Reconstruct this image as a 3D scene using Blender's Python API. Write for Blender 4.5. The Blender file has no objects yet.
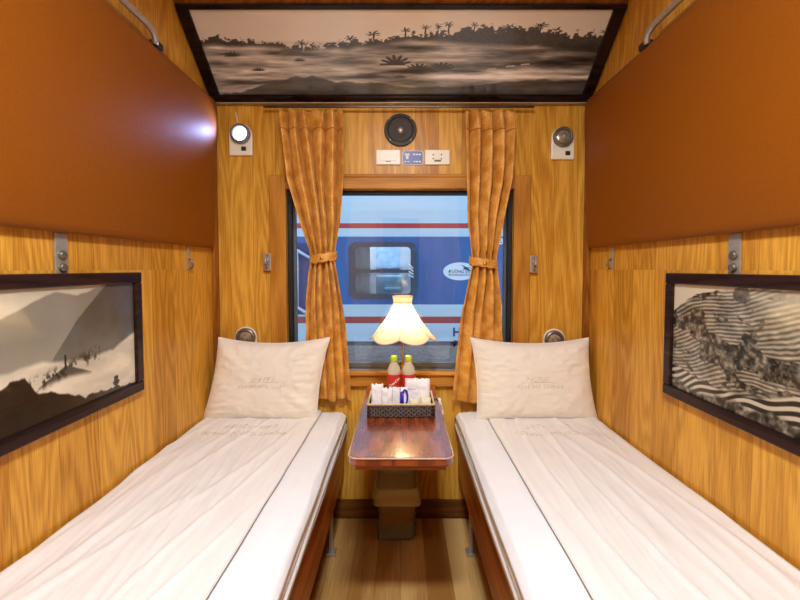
import bpy, bmesh, math, random
import numpy as np
from mathutils import Vector, Matrix, noise as mn
random.seed(7)
rs = np.random.RandomState(11)
sc = bpy.context.scene
COL = sc.collection
PI = math.pi

# ---------------------------------------------------------------- dimensions (metres)
XW = 0.925          # half width of the compartment
YB = 2.0            # window wall
YF = -0.35          # door wall
FL = -0.03          # floor level
ZC = 2.335          # ceiling
PITCH = math.radians(2.3); PROW = 268.5 + 400 * math.tan(PITCH)
BED = 0.535         # mattress top

# ---------------------------------------------------------------- helpers
def lin(c):
    out = []
    for v in c[:3]:
        v = v / 255.0
        out.append(v / 12.92 if v <= 0.04045 else ((v + 0.055) / 1.055) ** 2.4)
    return tuple(out) + (1.0,)

def new_mat(name):
    m = bpy.data.materials.new(name); m.use_nodes = True
    return m, m.node_tree.nodes, m.node_tree.links, m.node_tree.nodes['Principled BSDF']

def mat(name, col, rough=0.5, metal=0.0, spec=0.5, noise=0.0, nscale=30, bump=0.0, emit=None, estr=0, coat=0, stretch=(1, 1, 1), alpha=1.0, sheen=0.0, trans=0.0):
    m, N, L, b = new_mat(name)
    c = lin(col)
    b.inputs['Base Color'].default_value = c
    b.inputs['Roughness'].default_value = rough
    b.inputs['Metallic'].default_value = metal
    b.inputs['Specular IOR Level'].default_value = spec
    b.inputs['Coat Weight'].default_value = coat
    b.inputs['Alpha'].default_value = alpha
    b.inputs['Sheen Weight'].default_value = sheen
    b.inputs['Transmission Weight'].default_value = trans
    tc = N.new('ShaderNodeTexCoord'); mp = N.new('ShaderNodeMapping'); mp.inputs['Scale'].default_value = stretch
    L.new(tc.outputs['Object'], mp.inputs['Vector'])
    nt = N.new('ShaderNodeTexNoise'); nt.inputs['Scale'].default_value = nscale; nt.inputs['Detail'].default_value = 5
    L.new(mp.outputs['Vector'], nt.inputs['Vector'])
    if noise > 0:
        r = N.new('ShaderNodeValToRGB')
        r.color_ramp.elements[0].position = 0.3; r.color_ramp.elements[1].position = 0.7
        r.color_ramp.elements[0].color = tuple(v * (1 - noise) for v in c[:3]) + (1,)
        r.color_ramp.elements[1].color = tuple(min(1, v * (1 + noise)) for v in c[:3]) + (1,)
        L.new(nt.outputs['Fac'], r.inputs['Fac']); L.new(r.outputs['Color'], b.inputs['Base Color'])
    if bump > 0:
        bp = N.new('ShaderNodeBump'); bp.inputs['Strength'].default_value = bump; bp.inputs['Distance'].default_value = 0.002
        L.new(nt.outputs['Fac'], bp.inputs['Height']); L.new(bp.outputs['Normal'], b.inputs['Normal'])
    if emit:
        b.inputs['Emission Color'].default_value = lin(emit); b.inputs['Emission Strength'].default_value = estr
    return m

def wood(name, dark, light, plank=0.09, across=('X', 'Y'), along='Z', rough=0.35, vary=0.25, ring=9.0, rscale=(9, 1.1), fine=0.25, seam=0.25, coat=0.0, split=None, contrast=0.5, spec=0.25):
    """veneer or boards: grain runs along one axis, boards change tone across"""
    m, N, L, b = new_mat(name)
    def M(op, a, c=None, v=None):
        n = N.new('ShaderNodeMath'); n.operation = op
        for k, s in enumerate((a, c)):
            if s is None: continue
            if isinstance(s, (int, float)): n.inputs[k].default_value = s
            else: L.new(s, n.inputs[k])
        if v is not None: n.inputs[2].default_value = v
        return n.outputs[0]
    tc = N.new('ShaderNodeTexCoord'); sp = N.new('ShaderNodeSeparateXYZ'); L.new(tc.outputs['Object'], sp.inputs[0])
    ac = sp.outputs[across[0]]
    for k in across[1:]: ac = M('ADD', ac, sp.outputs[k])
    al = sp.outputs[along]
    t = M('DIVIDE', ac, plank)
    idx = M('FLOOR', t); fr = M('FRACT', t)
    if split is not None:
        st = M('GREATER_THAN', al, split); idx = M('ADD', idx, M('MULTIPLY', st, 37.3))
    wn = N.new('ShaderNodeTexWhiteNoise'); wn.noise_dimensions = '1D'; L.new(idx, wn.inputs['W'])
    rnd = wn.outputs['Value']
    cv = N.new('ShaderNodeCombineXYZ')
    L.new(M('MULTIPLY', ac, rscale[0]), cv.inputs[0]); L.new(M('MULTIPLY', al, rscale[1]), cv.inputs[1]); L.new(M('MULTIPLY', rnd, 40.0), cv.inputs[2])
    n1 = N.new('ShaderNodeTexNoise'); n1.inputs['Scale'].default_value = 1.0; n1.inputs['Detail'].default_value = 1.5; L.new(cv.outputs[0], n1.inputs['Vector'])
    rings = M('SINE', M('MULTIPLY', n1.outputs['Fac'], ring * 6.283))
    rings = M('MULTIPLY_ADD', rings, 0.5, 0.5)
    cv2 = N.new('ShaderNodeCombineXYZ')
    L.new(M('MULTIPLY', ac, 220.0), cv2.inputs[0]); L.new(M('MULTIPLY', al, 9.0), cv2.inputs[1]); L.new(M('MULTIPLY', rnd, 17.0), cv2.inputs[2])
    n2 = N.new('ShaderNodeTexNoise'); n2.inputs['Scale'].default_value = 1.0; n2.inputs['Detail'].default_value = 3; L.new(cv2.outputs[0], n2.inputs['Vector'])
    f = M('ADD', M('MULTIPLY', rings, contrast), M('MULTIPLY', n2.outputs['Fac'], 1 - contrast))
    f = M('ADD', M('MULTIPLY', f, 1 - vary), M('MULTIPLY', rnd, vary))
    cr = N.new('ShaderNodeValToRGB'); cr.color_ramp.elements[0].position = 0.28; cr.color_ramp.elements[1].position = 0.70
    cr.color_ramp.elements[0].color = lin(dark); cr.color_ramp.elements[1].color = lin(light)
    L.new(f, cr.inputs['Fac'])
    # seam
    d = M('ABSOLUTE', M('SUBTRACT', fr, 0.5))
    sm = M('GREATER_THAN', d, 0.5 - 0.0012 / plank)
    mx = N.new('ShaderNodeMix'); mx.data_type = 'RGBA'; mx.inputs[7].default_value = lin([v * 0.55 for v in dark])
    L.new(M('MULTIPLY', sm, seam), mx.inputs[0]); L.new(cr.outputs['Color'], mx.inputs[6])
    L.new(mx.outputs[2], b.inputs['Base Color'])
    b.inputs['Roughness'].default_value = rough; b.inputs['Coat Weight'].default_value = coat; b.inputs['Coat Roughness'].default_value = 0.12; b.inputs['Specular IOR Level'].default_value = spec
    bp = N.new('ShaderNodeBump'); bp.inputs['Strength'].default_value = 0.12; bp.inputs['Distance'].default_value = 0.001
    L.new(n2.outputs['Fac'], bp.inputs['Height']); L.new(bp.outputs['Normal'], b.inputs['Normal'])
    return m

class MB:
    def __init__(s): s.bm = bmesh.new()
    def box(s, x0, x1, y0, y1, z0, z1, rot=None, at=None):
        v = [s.bm.verts.new(p) for p in ((x0, y0, z0), (x1, y0, z0), (x1, y1, z0), (x0, y1, z0), (x0, y0, z1), (x1, y0, z1), (x1, y1, z1), (x0, y1, z1))]
        for f in ((3, 2, 1, 0), (4, 5, 6, 7), (0, 1, 5, 4), (1, 2, 6, 5), (2, 3, 7, 6), (3, 0, 4, 7)): s.bm.faces.new([v[i] for i in f])
        if rot is not None:
            bmesh.ops.rotate(s.bm, verts=v, cent=at or Vector(((x0 + x1) / 2, (y0 + y1) / 2, (z0 + z1) / 2)), matrix=rot)
        return s
    def ring_loft(s, rings, closed=True, cap=True):
        vs = [[s.bm.verts.new(p) for p in r] for r in rings]
        n = len(vs[0])
        for a, b in zip(vs[:-1], vs[1:]):
            for i in range(n if closed else n - 1):
                j = (i + 1) % n
                s.bm.faces.new((a[i], a[j], b[j], b[i]))
        if cap and closed:
            s.bm.faces.new(list(reversed(vs[0]))); s.bm.faces.new(vs[-1])
        return s
    def tube(s, path, r, n=10, cap=True):
        path = [Vector(p) for p in path]; rings = []
        up = None
        for i, p in enumerate(path):
            d = (path[min(i + 1, len(path) - 1)] - path[max(i - 1, 0)]).normalized()
            if up is None: up = Vector((0, 0, 1)) if abs(d.z) < 0.9 else Vector((1, 0, 0))
            a = d.cross(up).normalized(); b = a.cross(d).normalized(); up = b
            rr = r[i] if isinstance(r, (list, tuple)) else r
            rings.append([p + a * math.cos(2 * PI * k / n) * rr + b * math.sin(2 * PI * k / n) * rr for k in range(n)])
        return s.ring_loft(rings, cap=cap)
    def lathe(s, prof, c, axis='Z', n=32, fn=None, cap=True):
        rings = []
        for (r, h) in prof:
            ring = []
            for k in range(n):
                a = 2 * PI * k / n; rr, hh = (r, h) if fn is None else fn(r, h, a)
                u, v = math.cos(a) * rr, math.sin(a) * rr
                p = {'Z': (u, v, hh), 'Y': (u, hh, -v), 'X': (hh, u, v)}[axis]
                ring.append(Vector(c) + Vector(p))
            rings.append(ring)
        return s.ring_loft(rings, cap=cap)
    def prism(s, poly, axis, a0, a1):
        """poly: list of 2D points; axis: extrusion axis"""
        def P(p, a): return {'X': (a, p[0], p[1]), 'Y': (p[0], a, p[1]), 'Z': (p[0], p[1], a)}[axis]
        return s.ring_loft([[P(p, a0) for p in poly], [P(p, a1) for p in poly]])
    def sphere(s, c, r, sc3=(1, 1, 1), u=16, v=10):
        m = Matrix.Translation(Vector(c)) @ Matrix.Diagonal((sc3[0], sc3[1], sc3[2], 1))
        bmesh.ops.create_uvsphere(s.bm, u_segments=u, v_segments=v, radius=r, matrix=m); return s

def link(name, me, material, parent=None, smooth=False, bevel=0, solid=0, sub=0, segs=2):
    o = bpy.data.objects.new(name, me); COL.objects.link(o)
    if material: me.materials.append(material)
    if smooth:
        for p in me.polygons: p.use_smooth = True
    if parent is not None:
        W = parent.matrix_world.copy() if parent.parent is None else (parent.parent.matrix_world @ parent.matrix_local)
        base = Matrix.Translation(parent.get('_w', (0, 0, 0)))
        me.transform(base.inverted()); o.parent = parent; o['_w'] = tuple(parent.get('_w', (0, 0, 0)))
    else: o['_w'] = (0.0, 0.0, 0.0)
    if solid:
        md = o.modifiers.new('Solid', 'SOLIDIFY'); md.thickness = solid; md.offset = 0
    if bevel:
        md = o.modifiers.new('Bevel', 'BEVEL'); md.width = bevel; md.segments = segs; md.limit_method = 'ANGLE'; md.angle_limit = math.radians(40)
    if sub:
        md = o.modifiers.new('Sub', 'SUBSURF'); md.levels = sub; md.render_levels = sub
    return o

def build(mb, name, material, parent=None, smooth=False, bevel=0, solid=0, sub=0, auto=None, segs=2):
    bmesh.ops.recalc_face_normals(mb.bm, faces=mb.bm.faces)
    me = bpy.data.meshes.new(name); mb.bm.to_mesh(me); mb.bm.free()
    o = link(name, me, material, parent, smooth, bevel, solid, sub, segs)
    if auto is not None:
        for p in me.polygons: p.use_smooth = True
        me.set_sharp_from_angle(angle=math.radians(auto))
    return o

def pdata(name, verts, faces, material, parent=None, smooth=True, **k):
    me = bpy.data.meshes.new(name); me.from_pydata([tuple(v) for v in verts], [], faces); me.update()
    bm = bmesh.new(); bm.from_mesh(me); bmesh.ops.recalc_face_normals(bm, faces=bm.faces); bm.to_mesh(me); bm.free()
    return link(name, me, material, parent, smooth, **k)

def thing(name, label, cat, loc, group=None):
    o = bpy.data.objects.new(name, None); COL.objects.link(o); o.location = loc; o['_w'] = tuple(loc)
    o.empty_display_size = 0.05
    return tag(o, label, cat, group)
def tag(o, label, cat, group=None, kind=None):
    o['label'] = label; o['category'] = cat
    if group: o['group'] = group
    if kind: o['kind'] = kind
    return o
def struct(o): o['kind'] = 'structure'; return o

def grid_faces(nu, nv, off=0):
    return [(off + j * nu + i, off + j * nu + i + 1, off + (j + 1) * nu + i + 1, off + (j + 1) * nu + i) for j in range(nv - 1) for i in range(nu - 1)]

def text_mesh(s, size, shear=0.0, extrude=0.0, bold=0.0, align='LEFT', spacing=1.0):
    cu = bpy.data.curves.new('txt', 'FONT'); cu.body = s; cu.size = size; cu.shear = shear; cu.extrude = extrude; cu.offset = bold; cu.align_x = align; cu.align_y = 'CENTER'
    cu.space_character = spacing; cu.resolution_u = 3
    o = bpy.data.objects.new('txt', cu); COL.objects.link(o); bpy.context.view_layer.update()
    me = bpy.data.meshes.new_from_object(o.evaluated_get(bpy.context.evaluated_depsgraph_get()))
    bpy.data.objects.remove(o); bpy.data.curves.remove(cu)
    return me

def _back(py, y=1.98):
    # height and depth on a plane across the compartment, measured from the photograph's rows
    yc = (PROW - py) / 400; c, s_ = math.cos(PITCH), math.sin(PITCH)
    d = y / (c + yc * s_); return 1.245 + d * (yc * c - s_), d
def Z(py): return _back(py)[0]
def X(px, py=260): return (px - 401) / 400 * _back(py)[1]
# numpy value noise for printed pictures
def vnoise(x, y, seed=0):
    r = np.random.RandomState(seed).rand(256, 256)
    xi = np.floor(x).astype(int); yi = np.floor(y).astype(int); fx = x - xi; fy = y - yi
    fx = fx * fx * (3 - 2 * fx); fy = fy * fy * (3 - 2 * fy)
    g = lambda a, b: r[a % 256, b % 256]
    return (g(xi, yi) * (1 - fx) + g(xi + 1, yi) * fx) * (1 - fy) + (g(xi, yi + 1) * (1 - fx) + g(xi + 1, yi + 1) * fx) * fy
def fbm(x, y, seed=0, o=4):
    t = 0; a = 0.5; n = 0
    for k in range(o): t = t + a * vnoise(x * 2 ** k + 17.3 * k, y * 2 ** k + 9.1 * k, seed + k); n += a; a *= 0.5
    return t / n
def sstep(a, b, x): t = np.clip((x - a) / (b - a), 0, 1); return t * t * (3 - 2 * t)

# ---------------------------------------------------------------- materials
M_wall = wood('oak_veneer_panelling', (186, 124, 34), (236, 180, 74), plank=0.115, rough=0.36, vary=0.22, ring=14, rscale=(6, 0.7), contrast=0.24, seam=0.35)
M_wall_side = wood('oak_veneer_side_panelling', (178, 116, 30), (230, 170, 66), plank=0.14, rough=0.34, vary=0.22, ring=17, rscale=(6, 0.8), contrast=0.22, seam=0.35, split=1.24)
M_casing = wood('oak_casing', (170, 108, 32), (206, 144, 56), plank=0.5, rough=0.45, vary=0.1, ring=4, contrast=0.3, seam=0)
M_casing_h = wood('oak_casing_horizontal', (176, 114, 36), (212, 150, 60), plank=0.5, across=('Z', 'Y'), along='X', rough=0.45, vary=0.1, ring=4, contrast=0.3, seam=0)
M_corner = wood('dark_oak_strip', (128, 74, 22), (160, 98, 34), plank=0.5, rough=0.35, vary=0.1, seam=0)
M_floor = wood('floor_boards', (166, 116, 56), (228, 184, 116), plank=0.105, across=('X',), along='Y', rough=0.3, vary=0.4, ring=4, rscale=(5, 0.8), contrast=0.4, seam=0.4)
M_base = wood('dark_baseboard', (92, 54, 20), (120, 74, 30), plank=0.5, across=('Z',), along='X', rough=0.4, seam=0)
M_rail = wood('berth_rail_wood', (146, 74, 26), (186, 106, 46), plank=0.5, across=('Z', 'X'), along='Y', rough=0.3, vary=0.1, ring=5, seam=0)
M_table = wood('mahogany_table', (108, 40, 16), (156, 74, 36), plank=0.6, across=('X',), along='Y', rough=0.26, vary=0.1, ring=5, rscale=(12, 3), contrast=0.35, seam=0, coat=0.5, spec=0.8)
M_apron = mat('table_apron_wood', (150, 84, 34), 0.4, noise=0.15, nscale=12, stretch=(1, 8, 8))
M_edge = mat('worn_table_edging', (196, 160, 130), 0.3, noise=0.25, nscale=40)
M_vinyl = mat('brown_vinyl', (138, 74, 6), 0.5, spec=0.25, noise=0.06, nscale=5, bump=0.25)
M_vinyl.node_tree.nodes['Noise Texture'].inputs['Scale'].default_value = 160
M_ceil = mat('cream_ceiling', (240, 234, 222), 0.5, noise=0.03, nscale=6)
M_steel = mat('brushed_steel', (186, 182, 174), 0.34, 0.65, noise=0.1, nscale=60)
M_steel_dk = mat('tarnished_steel', (124, 118, 108), 0.4, 0.7, noise=0.15, nscale=60)
M_brass = mat('brass', (206, 160, 84), 0.25, 1.0, noise=0.05)
M_black = mat('black_rubber', (26, 24, 24), 0.5, noise=0.1)
M_alu = mat('grey_aluminium', (120, 124, 130), 0.4, 0.6, noise=0.08)
M_frame = wood('dark_picture_frame', (34, 18, 16), (50, 28, 24), plank=0.6, across=('Z',), along='Y', rough=0.22, vary=0.1, seam=0)
M_frame_top = wood('black_picture_frame', (22, 13, 12), (40, 24, 22), plank=0.6, across=('Z',), along='X', rough=0.25, vary=0.1, seam=0)
M_sheet = mat('white_bed_linen', (240, 240, 243), 0.75, noise=0.02, nscale=14, bump=0.15, sheen=0.15)
M_quilt = mat('white_cotton_cover', (238, 234, 230), 0.78, noise=0.025, nscale=9, bump=0.2, sheen=0.15)
M_pillow = mat('cream_pillowcase', (240, 231, 216), 0.75, noise=0.03, nscale=10, bump=0.15, sheen=0.2)
M_thread = mat('tonal_embroidery_thread', (206, 190, 166), 0.6, noise=0.05)
M_cream = mat('cream_plastic', (246, 240, 220), 0.35, noise=0.02)
M_white = mat('white_plastic', (238, 236, 230), 0.35, noise=0.02)
M_dark = mat('dark_plastic', (44, 36, 32), 0.4, noise=0.05)
M_speak = mat('speaker_black', (52, 50, 46), 0.5, noise=0.12, nscale=80)
M_speak2 = mat('speaker_mesh', (66, 62, 56), 0.65, noise=0.25, nscale=300, bump=0.4)
M_blue_sign = mat('blue_sign', (38, 44, 140), 0.35, noise=0.05)
M_white_print = mat('white_print', (236, 238, 244), 0.5, noise=0.02)
M_grey_print = mat('grey_print', (96, 90, 84), 0.5, noise=0.02)

def curtain_mat():
    m, N, L, b = new_mat('gold_damask')
    tc = N.new('ShaderNodeTexCoord')
    v = N.new('ShaderNodeTexVoronoi'); v.inputs['Scale'].default_value = 22; v.feature = 'SMOOTH_F1'
    n = N.new('ShaderNodeTexNoise'); n.inputs['Scale'].default_value = 55; n.inputs['Detail'].default_value = 4; n.inputs['Distortion'].default_value = 1.5
    L.new(tc.outputs['Object'], v.inputs['Vector']); L.new(tc.outputs['Object'], n.inputs['Vector'])
    a = N.new('ShaderNodeMath'); a.operation = 'MULTIPLY'; L.new(v.outputs['Distance'], a.inputs[0]); L.new(n.outputs['Fac'], a.inputs[1])
    r = N.new('ShaderNodeValToRGB'); r.color_ramp.elements[0].position = 0.12; r.color_ramp.elements[1].position = 0.34
    r.color_ramp.elements[0].color = lin((196, 130, 40)); r.color_ramp.elements[1].color = lin((230, 172, 84))
    L.new(a.outputs[0], r.inputs['Fac']); L.new(r.outputs['Color'], b.inputs['Base Color'])
    b.inputs['Roughness'].default_value = 0.5; b.inputs['Sheen Weight'].default_value = 0.4; b.inputs['Sheen Tint'].default_value = lin((255, 200, 120))
    return m
M_curt = curtain_mat()

def print_mat(name, rough=0.12, coat=0.5):
    m, N, L, b = new_mat(name)
    at = N.new('ShaderNodeAttribute'); at.attribute_name = 'Col'
    L.new(at.outputs['Color'], b.inputs['Base Color'])
    b.inputs['Roughness'].default_value = rough; b.inputs['Coat Weight'].default_value = coat; b.inputs['Coat Roughness'].default_value = 0.05
    return m
M_print = print_mat('glazed_photo_print', 0.25, 0.5)
M_print_top = print_mat('laminated_photo_print', 0.3, 0.7)

def glass_mat(name, tint=(1, 1, 1), refl=0.9, rough=0.0):
    m, N, L, b = new_mat(name)
    N.remove(b); out = N['Material Output']
    t = N.new('ShaderNodeBsdfTransparent'); t.inputs[0].default_value = tint + (1,)
    g = N.new('ShaderNodeBsdfGlossy'); g.inputs['Roughness'].default_value = rough
    f = N.new('ShaderNodeFresnel'); f.inputs['IOR'].default_value = 1.5
    tc = N.new('ShaderNodeTexCoord'); n = N.new('ShaderNodeTexNoise'); n.inputs['Scale'].default_value = 3
    mu = N.new('ShaderNodeMath'); mu.operation = 'MULTIPLY'; mu.inputs[1].default_value = refl
    L.new(tc.outputs['Object'], n.inputs['Vector']); L.new(f.outputs[0], mu.inputs[0])
    x = N.new('ShaderNodeMixShader'); L.new(mu.outputs[0], x.inputs[0]); L.new(t.outputs[0], x.inputs[1]); L.new(g.outputs[0], x.inputs[2])
    L.new(x.outputs[0], out.inputs['Surface'])
    return m
M_glass = glass_mat('window_glass', (0.93, 0.96, 1.0), 0.95)
M_glass_car = glass_mat('train_glass', (0.85, 0.9, 0.92), 0.7)

def film_mat(name, col, trans=0.5, rough=0.25):
    m, N, L, b = new_mat(name)
    b.inputs['Base Color'].default_value = lin(col); b.inputs['Roughness'].default_value = rough; b.inputs['Alpha'].default_value = 1 - trans
    tc = N.new('ShaderNodeTexCoord'); n = N.new('ShaderNodeTexNoise'); n.inputs['Scale'].default_value = 40; n.inputs['Detail'].default_value = 4
    bp = N.new('ShaderNodeBump'); bp.inputs['Strength'].default_value = 0.8; bp.inputs['Distance'].default_value = 0.004
    L.new(tc.outputs['Object'], n.inputs['Vector']); L.new(n.outputs['Fac'], bp.inputs['Height']); L.new(bp.outputs['Normal'], b.inputs['Normal'])
    return m

# ---------------------------------------------------------------- the room
T = 0.05
def wall_hole(x0, x1, z0, z1, hx0, hx1, hz0, hz1, y0, y1):
    m = MB()
    m.box(x0, hx0, y0, y1, z0, z1); m.box(hx1, x1, y0, y1, z0, z1); m.box(hx0, hx1, y0, y1, z0, hz0); m.box(hx0, hx1, y0, y1, hz1, z1)
    return m
HX0, HX1, HZ0, HZ1 = -0.567, 0.556, 0.72, 1.635     # window opening
struct(build(wall_hole(-XW - T, XW + T, -0.08, 2.4, HX0, HX1, HZ0, HZ1, YB, YB + 0.09), 'wall_back', M_wall))
struct(build(MB().box(-XW - T, -XW, YF - T, YB, -0.08, 2.4), 'wall_left', M_wall_side))
struct(build(MB().box(XW, XW + T, YF - T, YB, -0.08, 2.4), 'wall_right', M_wall_side))
struct(build(MB().box(-XW, XW, YF - T, YF, -0.08, 2.4), 'wall_front', M_wall))
struct(build(MB().box(-XW, XW, YF, YB, -0.08, FL), 'floor', M_floor))
struct(build(MB().box(-XW, XW, YF, YB, ZC, 2.4), 'ceiling', M_ceil))
# sloped ceiling panel over the window
SA = Vector((0, 2.0, 2.058)); SB = Vector((0, 1.675, 2.328)); SD = (SB - SA); SL = SD.length; SD = SD / SL; SN = Vector((0, -SD.z, SD.y))
if SN.z > 0: SN = -SN
def SP(x, t, h): p = SA + SD * (SL * t) + SN * h; return (x, p.y, p.z)
slab = MB().ring_loft([[(x, 2.0, 2.062), (x, 1.667, 2.335), (x, 2.0, 2.335)] for x in (-XW, XW)])
struct(build(slab, 'ceiling_slope', M_corner))
struct(build(MB().box(-XW, XW, 1.972, 2.0, 2.045, 2.060), 'trim_1', mat('pale_metal_moulding', (186, 170, 148), 0.3, 0.4, noise=0.1), bevel=0.003))
struct(build(MB().box(-XW, XW, 1.99, 2.0, FL, 0.068), 'baseboard_back', M_base, bevel=0.003))
for s, nm in ((-1, 'trim_2'), (1, 'trim_3')):
    a, b = sorted((s * XW, s * (XW - 0.018))); struct(build(MB().box(a, b, 1.955, 2.0, FL, 2.05), nm, M_corner, bevel=0.003))
# door behind the camera
door = struct(thing('door_1', '', '', (0.0, YF, FL))); del door['label']; del door['category']
build(MB().box(-0.27, 0.27, YF, YF + 0.02, FL, 1.98), 'door_leaf', M_casing, door, bevel=0.004)
build(MB().box(-0.2, 0.2, YF + 0.02, YF + 0.024, 0.75, 1.8), 'mirror', mat('mirror_silver', (220, 222, 222), 0.03, 1.0, noise=0.01), door)
build(MB().box(0.21, 0.24, YF + 0.02, YF + 0.05, 0.95, 1.08), 'door_handle', M_steel, door, bevel=0.006)

# ---------------------------------------------------------------- window
win = struct(thing('window_1', '', '', (0, YB, 0.72))); del win['label']; del win['category']
m = MB()
m.box(-0.648, HX0, 1.978, YB, 0.655, 1.702).box(HX1, 0.638, 1.978, YB, 0.655, 1.702)
build(m, 'side_casing', M_casing, win, bevel=0.004)
m = MB(); m.box(HX0, HX1, 1.972, YB, HZ1, 1.702).box(HX0, HX1, 1.966, YB, 1.69, 1.706)
build(m, 'head_casing', M_casing_h, win, bevel=0.004)
m = MB(); m.box(-0.648, 0.638, 1.955, YB + 0.0, 0.715, 0.732).box(-0.64, 0.63, 1.972, YB, 0.655, 0.715)
build(m, 'sill', M_casing_h, win, bevel=0.004)
m = MB(); e = 0.018
m.box(HX0, HX0 + e, YB + 0.005, YB + 0.09, HZ0, HZ1).box(HX1 - e, HX1, YB + 0.005, YB + 0.09, HZ0, HZ1).box(HX0 + e, HX1 - e, YB + 0.02, YB + 0.09, HZ1 - 0.014, HZ1)
build(m, 'rubber_surround', M_black, win, bevel=0.003)
m = MB(); m.box(HX0 + e, HX1 - e, YB + 0.01, YB + 0.09, HZ0, HZ0 + 0.014).box(HX0 + e, HX1 - e, YB + 0.04, YB + 0.08, HZ0 + 0.014, HZ0 + 0.045)
build(m, 'lower_frame', M_alu, win, bevel=0.003)
m = MB(); m.box(HX0 + e, HX0 + e + 0.012, YB + 0.045, YB + 0.075, HZ0 + 0.045, HZ1 - 0.014).box(HX1 - e - 0.012, HX1 - e, YB + 0.045, YB + 0.075, HZ0 + 0.045, HZ1 - 0.014)
build(m, 'side_frame', M_alu, win, bevel=0.002)
build(MB().box(HX0 + e + 0.012, HX1 - e - 0.012, YB + 0.06, YB + 0.066, HZ0 + 0.045, HZ1 - 0.014), 'pane', M_glass, win)

# ---------------------------------------------------------------- pictures
def art_mesh(name, P, nu, nv, colfn, material, parent):
    """P(u,v)->point, colfn(U,V)->(nv,nu,3) linear colour array"""
    us = np.linspace(0, 1, nu); vs = np.linspace(0, 1, nv); U, V = np.meshgrid(us, vs)
    verts = [P(u, v) for v in vs for u in us]
    me = bpy.data.meshes.new(name); me.from_pydata(verts, [], grid_faces(nu, nv)); me.update()
    C = colfn(U, V); C = np.clip(C, 0, 1) ** 2.2
    at = me.color_attributes.new('Col', 'FLOAT_COLOR', 'POINT')
    A = np.ones((nv * nu, 4), dtype=np.float32); A[:, :3] = C.reshape(-1, 3); at.data.foreach_set('color', A.ravel())
    return link(name, me, material, parent)

def tone(g, warm=(1.0, 0.93, 0.83)):
    return np.stack([g * w for w in warm], -1)

def art_left(U, V):
    a = 0.66 + (1.395 - 0.66) * U + 0.012 * U ** 4; z = 0.858 + (1.192 - 0.858) * V      # metres along / up the wall
    g = 0.80 - 0.1 * sstep(1.15, 1.2, z) + 0.10 * (fbm(a * 6, z * 9, 1) - 0.5)
    ridge = np.interp(a, [0.66, 0.92, 1.0, 1.085, 1.16, 1.26, 1.4], [1.10, 1.12, 1.15, 1.180, 1.165, 1.19, 1.22]) + 0.006 * (fbm(a * 40, z * 0, 2) - 0.5)
    far = sstep(ridge + 0.004, ridge - 0.004, z)
    gf = 0.52 + 0.16 * sstep(1.1, 1.0, z) * 0.5 + 0.10 * (fbm(a * 8, z * 8, 3) - 0.5)
    g = g * (1 - far) + gf * far
    sl = np.interp(a, [1.0, 1.07, 1.156, 1.289, 1.42], [0.97, 1.005, 1.099, 1.20, 1.26]) + 0.008 * (fbm(a * 50, z * 10, 4) - 0.5)
    near = sstep(sl + 0.003, sl - 0.003, z)
    g = g * (1 - near) + near * (0.34 + 0.10 * (fbm(a * 14, z * 14, 5) - 0.5) + 0.08 * sstep(1.09, 1.0, z))
    ft = np.interp(a, [0.66, 0.92, 1.04, 1.08, 1.19, 1.3, 1.4], [0.99, 1.005, 1.012, 1.0, 0.985, 0.99, 1.03]) + 0.014 * (fbm(a * 18, z * 6, 6) - 0.5)
    fog = sstep(ft + 0.005, ft - 0.008, z)
    gfog = 0.86 + 0.22 * (fbm(a * 12, z * 30, 7) - 0.5) - 0.10 * sstep(0.05, 0.0, np.abs(z - 0.985)) * fbm(a * 15, z * 50, 8)
    g = g * (1 - fog) + fog * gfog
    hill = 0.982 - np.abs(a - 1.114) * 0.42 + 0.004 * (fbm(a * 60, z * 60, 9) - 0.5)
    hb = 0.955 - np.abs(a - 1.114) * 0.10
    hm = sstep(hill + 0.003, hill - 0.002, z) * sstep(hb - 0.012, hb + 0.006, z) * (np.abs(a - 1.114) < 0.09)
    g = g * (1 - hm * 0.8) + 0.22 * hm * 0.8
    pole = (np.abs(a - 1.112) < 0.0035) & (z > 0.97) & (z < 1.012)
    trees = sstep(0.50, 0.56, fbm(a * 90, z * 60, 12)) * sstep(0.030, 0.0, np.abs(z - (0.972 - (1.114 - a) * 0.18))) * ((a > 1.0) & (a < 1.24))
    g = np.where(pole, 0.2, g); g = g * (1 - 0.8 * trees) + 0.15 * 0.8 * trees
    gr = np.interp(a, [0.66, 0.88, 0.93, 0.99, 1.02, 1.178, 1.289, 1.40], [0.96, 0.955, 0.975, 0.98, 0.937, 0.881, 0.872, 0.862]) + 0.022 * (fbm(a * 45, z * 3, 10) - 0.5)
    gm = sstep(gr + 0.003, gr - 0.003, z)
    tr2 = ((np.abs(a - 1.31) < 0.014 * fbm(a * 0, z * 120, 13) * 2) & (z < 0.905)) 
    g = g * (1 - gm) + gm * (0.16 + 0.08 * (fbm(a * 50, z * 50, 11) - 0.4))
    g = np.where(tr2, 0.15, g)
    col = tone(g, (1.0, 0.94, 0.83)); dk = sstep(0.35, 0.1, g)[..., None]
    return col * (1 - dk) + np.stack([g * 1.15, g * 0.86, g * 0.55], -1) * dk

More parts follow.
